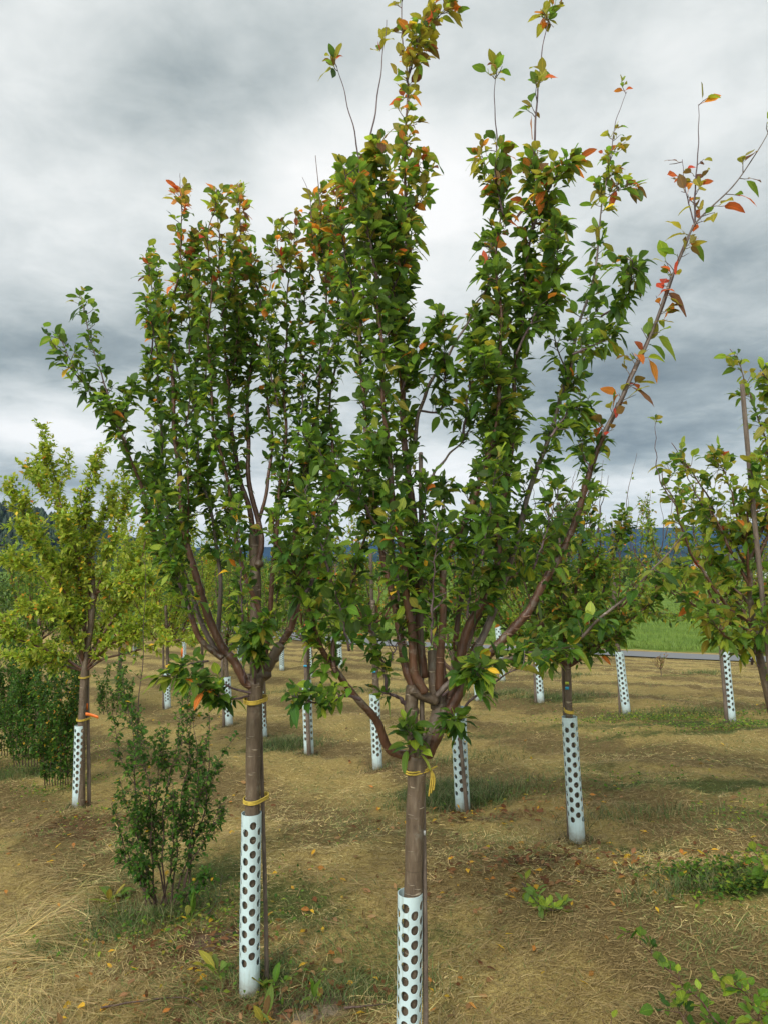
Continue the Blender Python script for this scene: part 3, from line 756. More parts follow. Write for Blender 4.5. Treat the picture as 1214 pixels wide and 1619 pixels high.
class Tree:
    def __init__(s, name, base, label, cat, group, leaf, pal, simple=False, org_px=None):
        s.base = np.array(base); s.root = empty(name, base); tag(s.root, label, cat, group)
        s.LV = Leaves(simple); s.L = leaf; s.pal = pal; s.simple = simple; s.Y = base[1]; s.nb = 0
    def pts(s, px, d0=0., d1=0., ease=1.2, n=8):
        """photo positions -> a smooth 3-D path that leaves the trunk's distance by d0..d1 metres"""
        px = np.array(px, float)
        f = arc(px); f = f / f[-1]
        Ys = s.Y + d0 + (d1 - d0) * f ** ease
        return cr([PY(x, y, Y) for (x, y), Y in zip(px, Ys)], n)
    def trunk(s, px, r0, r1, d=0., bumps=.0, mat_='trunk', k=14, flare=0.0):
        p = s.pts(px, d, d, n=14); f = arc(p) / arc(p)[-1]
        r = r0 + (r1 - r0) * f
        r = r * (1 + bumps * np.sin(f * 37) * np.sin(f * 11 + 1)) + flare * np.exp(-f * 18)
        T = Tubes(); T.add(p, r, k)
        s.T = T; s.tmat = mat_; return p
    def knob(s, x, y, r, d=0., n=1):
        c = PY(x, y, s.Y + d); q = np.array([c + np.array([0, 0, -r * .9]), c + np.array([.1 * r, 0, -r * .2]), c + np.array([0, 0, r * .8])])
        s.T.add(cr(q, 4), np.interp(np.arange(9), [0, 3, 5, 8], [r * .5, r, r * .95, r * .45]), 12)
    def fin_trunk(s): s.T.build('trunk', M[s.tmat], s.root, s.base)
    def branch(s, px, r0, r1, d1=0., d0=0., leaves=((.2, .95, 1.),), dens=100, mat_=None, pal=None, L=None, k=None, per=(3, 6), twig=(.008, .066), part='branch', ease=1.2, side=0, wig=.004, upb=.35):
        p = s.pts(px, d0, d1, ease)
        return s.branch3(p, r0, r1, leaves, dens, mat_, pal, L, k, per, twig, part, side, wig, upb)
    def branch3(s, p, r0, r1, leaves=((.2, .95, 1.),), dens=72, mat_=None, pal=None, L=None, k=None, per=(4, 7), twig=(.01, .085), part='branch', side=0, wig=.004, upb=.35):
        n = len(p); f = arc(p) / arc(p)[-1]
        ph = rng.uniform(0, 6, 3)
        p = p + wig * np.stack([np.sin(f * 31 + ph[0]), np.sin(f * 23 + ph[1]), np.zeros(n)], 1) * np.minimum(1, f * 5)[:, None]
        r = r0 * .9 * (1 - f) ** 1.1 + r1
        r = r * (1 + .06 * np.sin(arc(p) * 120 + ph[2]))
        T = Tubes(); T.add(p, r, k or (5 if s.simple else 9))
        TB = T
        for (a, b, m) in leaves:
            leaf_shoot(s.LV, None if s.simple else TB, p, None, a, b, dens * m, L or s.L, pal or s.pal, twig, per, upb, thin=.0 if (s.simple or arc(p)[-1] < .6) else .4)
        # side shoots that fork off upward
        for q in range(side):
            a = rng.uniform(.3, .85); i = int(a * (n - 1)); L2 = rng.uniform(.12, .3) * arc(p)[-1] * .6
            tdir = norm(p[min(i + 1, n - 1)] - p[max(i - 1, 0)]); o = norm(rng.normal(0, 1, 3) * np.array([1, 1, .2]))
            dd = norm(tdir * .8 + o * .55 + np.array([0, 0, .5]))
            pp = cr([p[i], p[i] + dd * L2 * .5 + o * .02, p[i] + dd * L2 + np.array([0, 0, .25 * L2])], 7)
            T.add(pp, np.linspace(r[i] * .5, .0012, len(pp)), 5, cap=False)
            leaf_shoot(s.LV, None if s.simple else TB, pp, None, .1, .98, dens * .9, L or s.L, pal or s.pal, twig, per, upb)
        m = mat_ or ('limb' if r0 > .006 else 'shoot')
        T.build(part, M[m], s.root, s.base)
        return p
    def crown(s, droop=.36, wr=.53):
        return s.LV.build('crown', M['far_leaf' if s.simple else 'leaf'], s.root, s.base, wr=wr, droop=droop)

GRP = 'young fruit trees standing in rows in the orchard'
def base_at(x, y, Z): return on_ground(x, y, Z)

def low_shoots(t, n, x0, x1, y0, y1, xc, dd):
    """thin leafy shoots between the main limbs, leaning out from the middle of the crown"""
    for i in range(n):
        y = y1 - (y1 - y0) * (i + rng.uniform(0, 1)) / n; x = rng.uniform(x0, x1)
        k = (x - xc) / (x1 - x0); h = rng.uniform(90, 190); d = rng.uniform(-dd, dd)
        t.branch([(x - k * 40, y + 25), (x, y - h * .3), (x + k * 50 + rng.uniform(-8, 8), y - h)], .0035, .0011, d, d * .8,
                 leaves=((.0, 1., 1.),), dens=80, twig=(.01, .07), wig=.003)

def front_tree():
    b = base_at(645, 1700, 2.46); Y = b[1]
    t = Tree('plum_tree', b, 'tallest fruit tree with upright limbs and orange tips, nearest at the centre right', 'tree', GRP, .051,
             palette_by_height(2.5, 3.4, LOW, HIGH))
    t.trunk([(645, 1700), (650, 1560), (653, 1400), (657, 1250), (660, 1196)], .029, .031, bumps=.05, flare=.008)
    t.knob(660, 1188, .034); t.knob(668, 1165, .02, .01); t.knob(643, 1150, .012, -.02); t.knob(700, 1125, .014, -.02); t.knob(651, 1122, .023, .0); t.knob(697, 1112, .024, .02); t.knob(690, 1138, .024, .02)
    t.T.add(t.pts([(659, 1200), (650, 1150), (650, 1110), (652, 1085)], 0, 0), .0225, 12)
    t.T.add(t.pts([(660, 1205), (678, 1170), (692, 1130), (698, 1100)], 0, .03), .0245, 12)
    t.T.add(t.pts([(688, 1120), (684, 1075), (683, 1030)], .02, .05), .017, 12)     # sawn stub
    t.T.add(t.pts([(650, 1090), (668, 1100), (690, 1108)], -.02, 0), .018, 10)
    t.fin_trunk()
    B = t.branch
    B([(655, 1197), (618, 1186), (597, 1145), (570, 1108), (535, 1068), (503, 1010), (480, 942), (458, 892), (440, 858), (430, 810)], .0165, .002, -.30, leaves=((.4, .98, .85),), side=2)
    B([(530, 1064), (527, 1040), (530, 1000), (545, 960), (555, 920), (568, 880), (580, 830), (584, 770), (590, 700)], .007, .0014, .12, -.13, leaves=((.1, .98, .85),), side=1)
    B([(480, 942), (497, 915), (512, 868), (520, 820), (545, 760)], .0055, .0014, -.1, -.2, leaves=((.2, .98, .8),))
    B([(671, 1094), (654, 1060), (650, 994), (641, 922), (633, 862), (625, 813), (620, 770), (613, 709), (608, 647), (602, 543), (597, 474), (593, 412), (588, 350), (578, 290)], .016, .0018, -.25, -.03, leaves=((.18, .99, 1.15),), side=2)
    B([(588, 370), (583, 300), (583, 240), (596, 160), (606, 80), (611, 32)], .004, .0011, -.2, -.22, leaves=((.0, .35, 1.2), (.82, .99, .35)), wig=.002)
    B([(590, 400), (570, 330), (566, 240), (548, 160), (533, 104)], .004, .0010, -.3, -.22, leaves=((.0, .45, 1.1), (.96, 1., .9)), wig=.002)
    B([(596, 440), (575, 340), (550, 290), (545, 262)], .0045, .0014, -.38, -.24, leaves=((.1, .98, 1.1),), wig=.002)
    B([(670, 1070), (662, 1000), (662, 920), (656, 850), (647, 770), (637, 650), (635, 548), (640, 480), (641, 395), (641, 296), (641, 197), (643, 120), (638, 70), (634, -20)], .0165, .0015, .06, .02, leaves=((.25, .80, 1.0), (.8, .985, .4)), side=2)
    B([(643, 130), (660, 72), (668, 55), (690, 30), (716, -6)], .003, .0010, .05, .05, leaves=((.1, .98, 1.0),), wig=.001)
    B([(642, 125), (655, 80), (664, 55), (672, 30)], .0022, .0009, .0, .05, leaves=((.4, .99, .7),), wig=.001)
    B([(652, 1085), (640, 1050), (622, 950), (603, 860), (588, 770), (576, 647), (571, 597), (571, 523), (575, 430), (570, 350), (562, 260)], .0145, .0018, .28, .0, leaves=((.25, .99, 1.0),), side=2)
    B([(694, 1093), (697, 1010), (700, 938), (704, 895), (723, 846), (748, 790), (768, 735), (782, 680), (790, 590), (790, 500), (785, 420), (790, 340), (800, 270)], .0145, .0018, -.22, -.02, leaves=((.22, .99, 1.1),), side=2)
    B([(795, 340), (782, 280), (785, 230), (781, 165), (782, 120)], .0032, .0010, -.3, -.22, leaves=((.0, .5, 1.1), (.97, 1., 2.5)), wig=.001)
    B([(785, 330), (770, 270), (757, 236)], .0022, .0009, -.1, -.1, leaves=((.2, .98, .6),), wig=.001, L=.04)
    B([(700, 1140), (722, 1065), (740, 994), (779, 922), (789, 840), (802, 739), (813, 638), (814, 591), (825, 499), (832, 415), (843, 320), (845, 255)], .0175, .002, -.05, .02, leaves=((.2, .99, 1.3),), mat_='limb', side=2)
    B([(843, 300), (844, 230), (849, 150), (858, 70), (870, 18)], .004, .0012, -.06, -.05, leaves=((.0, .2, 1.2), (.35, .75, .28), (.93, 1., 2.8)), wig=.001)
    B([(838, 370), (862, 310), (890, 260), (905, 248)], .004, .0013, -.2, -.05, leaves=((.1, .99, 1.5),), wig=.001)
    B([(700, 1130), (728, 1080), (765, 1000), (800, 910), (818, 850), (833, 780), (869, 692), (887, 615), (899, 586), (914, 520), (933, 454), (946, 378), (954, 304), (965, 243)], .0150, .0016, .30, .03, leaves=((.25, .98, .95),), mat_='pale_limb', side=2, dens=60)
    B([(954, 310), (966, 240), (972, 195), (990, 145)], .0022, .0009, .3, .29, leaves=((.1, .6, .6), (.97, 1., .5)), wig=.001, L=.045)
    B([(952, 320), (975, 300), (1000, 290)], .0018, .0009, .3, .28, leaves=((.3, 1., .9),), wig=.001, L=.05)
    B([(675, 1195), (702, 1140), (735, 1080), (766, 1042), (813, 989), (836, 964), (858, 925), (886, 875), (908, 822), (933, 747), (952, 689), (980, 633), (994, 603), (1022, 545), (1057, 450), (1082, 390), (1100, 352)], .0185, .003, -.12, .0, leaves=((.3, .62, .75),), mat_='limb', dens=55)
    p = t.pts([(952, 689), (980, 633), (994, 603), (1022, 545), (1057, 450), (1082, 390), (1100, 352), (1157, 295), (1190, 250), (1214, 208), (1224, 180)], -.10, -.14)
    t.branch3(p, .0062, .0012, ((.0, .60, 1.0), (.62, .99, .4)), 46, 'pale_limb', lambda q, n: pick(AUT, n), .066, None, (1, 3), (.02, .06), 'branch', 0, .001, .1)
    B([(1098, 356), (1098, 300), (1103, 235), (1104, 165)], .0026, .0010, -.14, -.12, leaves=((.0, .5, .5), (.97, 1., .6)), wig=.001, pal=lambda q, n: pick(AUT, n), per=(1, 3))
    B([(1098, 358), (1083, 300), (1078, 252)], .0018, .0009, -.10, -.12, leaves=((.3, 1., .4),), wig=.001, pal=lambda q, n: pick(AUT, n), per=(1, 2))
    B([(933, 747), (915, 700), (920, 680)], .002, .001, -.1, -.1, leaves=((.1, 1., 1.),))
    B([(690, 1100), (712, 1078), (735, 1062), (779, 1049), (829, 1034), (896, 1022), (943, 982), (973, 958), (1010, 923), (1040, 891), (1080, 844)], .0098, .0018, -.35, -.04, leaves=((.12, .62, 1.1), (.7, .98, .25)), mat_='pale_limb', dens=60, L=.054)
    B([(716, 1160), (726, 1135), (742, 1110), (760, 1093), (797, 1068), (830, 1050), (862, 1038)], .005, .0011, -.25, -.02, leaves=((.3, 1., .6),), dens=46, L=.06)
    B([(700, 1100), (720, 1080), (745, 1066), (760, 1050)], .004, .0015, -.3, -.05, leaves=((.5, 1., 1.43),), L=.05)
    B([(644, 1119), (632, 1104), (612, 1096), (600, 1094)], .006, .003, -.05, leaves=((.6, 1., .8),))
    B([(612, 1096), (608, 1067), (604, 1043), (592, 1007), (580, 980)], .0055, .0016, -.08, -.05, leaves=((.2, 1., .8),))
    B([(612, 1060), (625, 1025), (640, 985)], .0025, .0012, -.03, -.05, leaves=((.3, 1., .9),))
    B([(570, 1106), (545, 1100), (515, 1112), (485, 1108), (462, 1100)], .0042, .0016, -.32, -.12, leaves=((.15, 1., 1.04),), L=.048, upb=.4)
    B([(655, 1195), (652, 1175), (650, 1160)], .003, .0015, -.12, -.03, leaves=((.3, 1., 1.21),), L=.06)
    B([(692, 1150), (712, 1150), (722, 1138)], .003, .0015, -.14, -.03, leaves=((.4, 1., 1.43),), L=.054)
    B([(665, 800), (678, 765), (697, 733), (722, 706), (738, 686), (760, 640)], .0055, .0014, .15, .04, leaves=((.55, 1., .5),), mat_='pale_limb')
    B([(655, 700), (665, 640), (690, 590), (717, 548), (750, 486), (768, 452), (775, 380)], .0072, .0014, -.10, .05, leaves=((.05, .5, .15), (.6, 1., .3)), mat_='pale_limb')
    B([(730, 700), (738, 640), (745, 560), (752, 500)], .0045, .0014, .2, .1, leaves=((.05, .9, .9),))
    B([(600, 840), (570, 790), (530, 750), (505, 715), (482, 690)], .005, .0014, -.2, -.02, leaves=((.1, 1., .8),))
    B([(720, 1010), (730, 940), (765, 860), (778, 790), (782, 720), (770, 640), (752, 600)], .0090, .0016, .35, .1, leaves=((.15, 1., .8),), side=1)
    B([(715, 1080), (755, 980), (800, 920), (850, 880), (880, 840), (895, 790)], .0090, .0016, .45, .1, leaves=((.2, 1., .9),), side=1)
    B([(705, 1080), (690, 1000), (680, 900), (688, 840), (700, 800), (700, 760)], .0080, .0016, .3, .05, leaves=((.2, 1., .8),), side=1)
    for px in ([(634, 620), (660, 560), (675, 528)], [(560, 470), (545, 400), (540, 340)], [(605, 560), (625, 500), (640, 440)], [(820, 520), (870, 470), (880, 410), (875, 350)],
               [(800, 600), (760, 560), (755, 500)], [(905, 560), (950, 540), (975, 520)], [(610, 480), (640, 400), (612, 330), (600, 230)], [(815, 560), (850, 480), (860, 400), (865, 320)],
               [(950, 500), (990, 470), (1000, 410)], [(800, 700), (770, 620), (765, 560)], [(660, 650), (700, 640), (700, 500)], [(870, 690), (900, 650), (925, 640)]):
        B(px, .0035, .0011, rng.uniform(-.25, .15), rng.uniform(-.15, .1), leaves=((.1, 1., 1.1),), wig=.002)
    low_shoots(t, 9, 500, 890, 850, 1010, 665, .45)
    t.crown()
    return b
b0 = front_tree()

def second_tree():
    b = base_at(397, 1555, 2.97); Y = b[1]
    t = Tree('plum_tree', b, 'vase shaped fruit tree with a thick brown trunk, left of the centre tree', 'tree', GRP, .048,
             palette_by_height(2.65, 3.2, LOW, HIGH))
    t.trunk([(396, 1555), (397, 1400), (400, 1265), (401, 1180), (403, 1110), (407, 1070)], .0275, .031, bumps=.03, flare=.005)
    t.knob(404, 1078, .034); t.knob(418, 1064, .029, .01); t.knob(393, 1074, .024, .0); t.knob(433, 1040, .022, .02)
    t.T.add(t.pts([(404, 1085), (424, 1055), (436, 1032), (444, 1020)], 0, .03), .022, 12)
    t.T.add(t.pts([(404, 1085), (404, 1000), (405, 930), (403, 880), (401, 845)], .02, .03), .0225, 12)      # central leader
    t.knob(409, 890, .021, .0)
    t.fin_trunk()
    B = lambda *a, **k: t.branch(*a, **{**dict(dens=90, twig=(.006, .05)), **k})
    B([(398, 1085), (387, 1076), (370, 1045), (351, 1022), (331, 974), (314, 924), (303, 888), (295, 855), (290, 816), (284, 757), (278, 688), (274, 620), (268, 560), (270, 500), (282, 430), (287, 380), (290, 330)], .0200, .0018, -.15, -.01, leaves=((.3, .99, 1.05),), side=2)
    B([(289, 340), (286, 310), (285, 274)], .0022, .0008, -.15, -.15, leaves=((.0, .6, 1.),), wig=.001, pal=lambda q, n: pick([(OL, 2), (PK, 1.5), (RE, 1), (LG, 1)], n))
    B([(352, 1040), (342, 1033), (317, 1010), (303, 977), (289, 932), (264, 888), (245, 841), (232, 798), (219, 759), (203, 712), (190, 672), (175, 640), (136, 606), (102, 570), (68, 518)], .0130, .0013, -.30, -.04, leaves=((.2, .78, 1.0), (.78, .99, .6)), side=1)
    B([(176, 640), (163, 598), (143, 536), (135, 500), (127, 462)], .0028, .0010, -.25, -.27, leaves=((.05, .99, .8),), wig=.001, L=.047, per=(2, 3))
    B([(190, 672), (200, 640), (215, 610)], .003, .0012, -.2, -.26, leaves=((.1, 1., 1.3),))
    B([(200, 700), (180, 660), (160, 640)], .003, .0012, -.3, -.26, leaves=((.1, 1., 1.3),))
    B([(345, 1030), (337, 1019), (317, 980), (301, 932), (284, 882), (266, 820), (258, 740), (253, 660), (250, 580), (252, 500), (248, 440), (242, 395)], .0110, .0014, .12, .01, leaves=((.2, .99, 1.05),), mat_='pale_limb', side=1)
    B([(352, 1040), (346, 1005), (349, 910), (342, 855), (331, 799), (317, 743), (311, 688), (308, 610), (312, 540), (302, 460), (296, 400)], .0098, .0014, .25, .02, leaves=((.2, .99, 1.05),), mat_='pale_limb', side=1)
    B([(418, 984), (405, 950), (392, 919), (376, 871), (368, 800), (350, 720), (337, 650), (331, 560), (334, 450), (330, 370), (340, 330), (342, 298)], .0098, .0013, -.3, -.03, leaves=((.2, .99, 1.05),), side=1)
    B([(402, 860), (394, 800), (376, 743), (367, 680), (360, 600), (356, 520), (348, 420), (345, 340), (345, 300)], .0125, .0013, -.03, .02, leaves=((.15, .99, 1.05),), side=2)
    B([(409, 890), (414, 850), (398, 780), (392, 700), (394, 610), (400, 540), (412, 475), (396, 436), (381, 377), (378, 325), (380, 305)], .0125, .0013, .1, .0, leaves=((.3, .99, .8),), side=1)
    B([(403, 850), (425, 760), (430, 680), (418, 600), (412, 540), (425, 470), (432, 410)], .0080, .0013, .2, .02, leaves=((.2, .99, .8),), side=1)
    B([(415, 1060), (424, 1010), (427, 966), (434, 896), (437, 838), (445, 760), (452, 680), (450, 600), (453, 520), (458, 440), (465, 370), (470, 330)], .0118, .0014, -.12, .02, leaves=((.22, .99, 1.),), side=2)
    B([(440, 1025), (452, 1005), (462, 985), (466, 930), (466, 863), (472, 799), (487, 721), (500, 650), (508, 560), (515, 470), (510, 380), (503, 300), (500, 245)], .0120, .0013, .0, .04, leaves=((.2, .93, 1.05),), side=2)
    B([(442, 1021), (462, 994), (476, 941), (492, 885), (501, 841), (512, 780), (527, 709), (521, 622), (537, 548), (531, 450), (525, 380), (518, 320)], .0110, .0013, .2, .04, leaves=((.25, .98, .95),), side=2)
    B([(508, 440), (495, 370), (490, 310), (478, 280)], .003, .0009, .0, .0, leaves=((.1, .6, 1.2),), wig=.001)
    B([(520, 400), (533, 330), (530, 280)], .003, .0012, .05, .1, leaves=((.1, 1., 1.3),), wig=.001)
    B([(240, 560), (245, 500), (238, 440), (232, 395)], .003, .0012, -.1, .05, leaves=((.1, 1., .7),), wig=.001)
    B([(250, 560), (240, 510), (228, 470)], .003, .001, -.15, .0, leaves=((.1, 1., .8),), wig=.001)
    B([(400, 1096), (380, 1092), (365, 1086), (350, 1082), (330, 1090), (300, 1076), (262, 1068)], .0045, .0014, -.22, -.02, leaves=((.3, 1., 0.83),), L=.055)
    B([(395, 1100), (370, 1105), (340, 1100), (310, 1080)], .0035, .0014, -.3, -.02, leaves=((.3, 1., 1.3),), L=.052)
    B([(330, 1045), (300, 1050), (275, 1062)], .0035, .0013, -.2, -.1, leaves=((.1, 1., 0.88),), L=.056)
    B([(404, 1080), (403, 1040), (410, 1005), (418, 980)], .0045, .0015, -.28, -.03, leaves=((.25, 1., 1.43),), L=.05)
    B([(420, 1060), (405, 1020), (392, 1000)], .004, .0015, -.22, -.03, leaves=((.3, 1., 1.10),), L=.05)
    B([(388, 1080), (385, 1040), (380, 1010)], .003, .0013, -.1, -.03, leaves=((.4, 1., 1.0),))
    B([(362, 1040), (372, 1000), (378, 940)], .004, .0014, .0, .0, leaves=((.3, 1., .9),))
    for px in ([(285, 600), (270, 540), (262, 480)], [(300, 560), (300, 500), (296, 440)], [(350, 500), (372, 440), (365, 380)], [(395, 560), (372, 500), (372, 420)], [(460, 560), (480, 500), (480, 420)],
               [(300, 660), (325, 600), (330, 540)], [(500, 600), (545, 500), (550, 420)], [(285, 480), (305, 420), (312, 370)], [(440, 640), (425, 560), (435, 480)], [(360, 620), (385, 560), (380, 480)], [(265, 800), (245, 760), (240, 720)],
               [(412, 470), (398, 420), (392, 395)], [(255, 640), (238, 600), (240, 560)], [(470, 700), (480, 620), (475, 540)], [(300, 800), (320, 740), (345, 700)]):
        B(px, .0032, .0011, rng.uniform(-.15, .15), rng.uniform(-.12, .12), leaves=((.1, 1., 1.1),), wig=.002)
    low_shoots(t, 9, 262, 520, 800, 1000, 400, .4)
    t.crown()
    return b
b1 = second_tree()

# ---- the other orchard trees
def gen_tree(name, x, y, Z, fork, top, rx, label, L, pal, nl=9, dens=26, per=(4, 6), trunk_r=.03, simple=True, bare=0, nside=2, seed=1, cat='tree', topvar=.25, low=.0, spread=1.0, group=GRP):
    """a vase-shaped young tree: fork/top are photo positions at the tree's distance, rx half the crown's width in metres"""
    global rng
    keep = rng; rng = np.random.default_rng(seed)
    b = base_at(x, y, Z)
    t = Tree(name, b, label, cat, group, L, pal, simple)
    Y = b[1]; fk = PY(fork[0], fork[1], Y); tp = PY(top[0], top[1], Y); H = tp[2] - fk[2]
    T = Tubes(); p = cr([b - np.array([0, 0, .03]), b * .5 + fk * .5 + np.array([.006, 0, 0]), fk, fk * .75 + tp * .25], 6)
    f = np.linspace(0, 1, len(p)); T.add(p, trunk_r * (1.08 - .3 * f), 9); t.T = T; t.tmat = 'trunk'; t.fin_trunk()
    for i in range(nl):
        az = 2 * math.pi * (i + rng.uniform(-.3, .3)) / nl * 1.618 * 2
        k = rng.uniform(.35, 1.0) * rx * spread if i else .1 * rx
        hh = H * rng.uniform(1 - topvar, 1.0) * (1.0 if k < .7 * rx else .85)
        s0 = fk + np.array([0, 0, H * rng.uniform(-.02, .12)])
        o = np.array([math.cos(az), math.sin(az), 0]) * k
        q = [s0, s0 + o * .35 + np.array([0, 0, hh * .10]), s0 + o * .75 + np.array([0, 0, hh * .38]), s0 + o * .95 + np.array([0, 0, hh * .7]), s0 + o * 1.0 + np.array([rng.uniform(-.06, .06), 0, hh])]
        t.branch3(cr(q, 6), trunk_r * .38, .0016, ((.12, .97 if i >= bare else .62, 1.),), dens, 'limb', None, None, 5, per, (.02, .12), 'branch', nside, .008)
    for i in range(int(low)):
        az = rng.uniform(0, 6.28); o = np.array([math.cos(az), math.sin(az), 0]) * rx * rng.uniform(.7, 1.05)
        q = [fk, fk + o * .5 + np.array([0, 0, H * .06]), fk + o + np.array([0, 0, H * rng.uniform(.02, .16)])]
        t.branch3(cr(q, 6), trunk_r * .25, .0016, ((.25, 1., 1.3),), dens, 'limb', None, None, 5, per, (.02, .12), 'branch', 1, .006)
    for i in range(bare):
        az = rng.uniform(0, 6.28); k = rng.uniform(.1, .8) * rx; s0 = fk + np.array([math.cos(az) * k, math.sin(az) * k, H * rng.uniform(.4, .7)])
        q = [s0, s0 + np.array([rng.uniform(-.1, .1), 0, H * .3]), s0 + np.array([rng.uniform(-.2, .2), 0, H * rng.uniform(.5, .75)])]
        t.branch3(cr(q, 6), .004, .0018, ((.0, .9, .12),), dens, 'limb', None, None, 4, (1, 2), (.01, .03), 'branch', 0, .004)
    t.crown(); rng = keep
    return b
GREENS = lambda q, n: pick([(DG, 3), (MG, 5), (LG, 2.2), (OL, 1), (YE, .12), (OR, .1)], n)
OLIVE = lambda q, n: pick([(DG, 1.5), (MG, 3.5), (LG, 3.5), (OL, 2.5), (YE, .14), (OR, .12), (RE, .04)], n)
YELLOWG = lambda q, n: pick([(YG, 6), ((.24, .34, .03), 4), (MG, 1.2), (YE, .35), (OR, .05)], n)

def left_tree():
    b = base_at(123, 1280, 6.03)
    t = Tree('fruit_tree', b, 'bushy yellow green fruit tree at the left edge with an orange ribbon on its trunk', 'tree', GRP, .05, YELLOWG, True)
    t.trunk([(128, 1280), (129, 1180), (131, 1120), (134, 1062), (140, 1020), (147, 960), (146, 880)], .036, .02, bumps=.03); t.fin_trunk()
    B = lambda px, r, d1, lv=((.12, 1., 1.),), side=6, dens=125: t.branch(px, r, .002, d1, leaves=lv, dens=dens, per=(5, 8), side=side, twig=(.02, .12))
    B([(133, 1060), (100, 1040), (60, 1022), (15, 1005), (-20, 980)], .014, -.3)
    B([(133, 1055), (105, 990), (80, 930), (50, 900), (0, 880)], .012, .2)
    B([(133, 1050), (110, 960), (75, 880), (40, 820), (18, 757)], .014, -.2)
    B([(138, 1030), (130, 940), (110, 850), (88, 760), (65, 672)], .016, .0)
    B([(138, 1030), (122, 900), (105, 820), (60, 760), (45, 745)], .010, .4)
    B([(142, 1000), (140, 880), (135, 800), (150, 740), (163, 706)], .013, -.1)
    B([(147, 960), (165, 900), (185, 830), (203, 780), (212, 765)], .013, .1)
    B([(136, 1056), (160, 1010), (195, 950), (225, 880), (240, 810)], .014, .1)
    B([(136, 1058), (175, 1020), (215, 1000), (245, 960)], .012, -.2)
    B([(137, 1060), (165, 1042), (205, 1032), (250, 1018), (300, 1008), (325, 1002)], .011, -.1, ((.3, 1., .7),), 2)
    B([(130, 1060), (90, 1050), (40, 1040), (0, 1035)], .010, .3)
    B([(140, 1010), (100, 930), (60, 860), (20, 830)], .010, -.4)
    B([(146, 930), (120, 870), (95, 820)], .010, -.3)
    B([(150, 940), (190, 920), (220, 930), (235, 900)], .010, -.3)
    B([(135, 1055), (120, 1000), (80, 970), (30, 960)], .010, -.35)
    B([(140, 1040), (170, 980), (200, 940), (215, 860)], .010, .35)
    B([(145, 900), (150, 850), (172, 800), (185, 770)], .008, .25)
    t.crown(droop=.25)
    return b
bL = left_tree()
def right_tree():
    b = base_at(912, 1330, 4.1)
    t = Tree('fruit_tree', b, 'bushy green fruit tree with a colour tagged trunk in the white guard right of centre', 'tree', GRP, .056, GREENS, False)
    t.trunk([(912, 1330), (905, 1230), (899, 1130), (897, 1060), (893, 980), (890, 900)], .026, .013, bumps=.03); t.fin_trunk()
    B = lambda px, r, d1, lv=((.12, 1., 1.),), side=5, dens=74: t.branch(px, r, .0018, d1, leaves=lv, dens=dens, side=side, twig=(.02, .1))
    B([(897, 1050), (870, 1010), (840, 950), (815, 890), (800, 830)], .011, .2)
    B([(896, 1040), (880, 950), (862, 880), (850, 820)], .010, -.1)
    B([(897, 1045), (925, 1000), (955, 930), (975, 860), (985, 810)], .011, .15)
    B([(894, 990), (910, 930), (918, 860), (928, 790), (930, 740)], .009, .0, ((.1, .7, .8),))
    B([(897, 1050), (940, 1020), (990, 985), (1030, 950), (1055, 915)], .010, -.1)
    B([(897, 1055), (930, 1035), (960, 1012), (985, 1000)], .008, -.3)
    B([(896, 1050), (865, 1030), (830, 1010), (800, 990), (780, 950)], .009, -.2)
    B([(896, 1052), (870, 1040), (850, 1020)], .007, -.35)
    B([(892, 960), (880, 900), (885, 850), (905, 800)], .008, .3)
    B([(893, 990), (850, 940), (835, 880), (845, 840)], .008, .4)
    B([(894, 1000), (930, 950), (940, 900), (950, 850)], .008, -.25)
    B([(896, 1030), (905, 980), (925, 960), (945, 960)], .007, -.35)
    for px in ([(900, 880), (870, 800), (855, 760)], [(940, 870), (950, 800), (962, 752)], [(850, 860), (845, 800), (842, 770)], [(885, 850), (900, 790), (908, 745)]):
        t.branch(px, .004, .0012, .05, leaves=((.0, .6, .2),), dens=40, side=0)
    t.crown()
    return b
bR = right_tree()
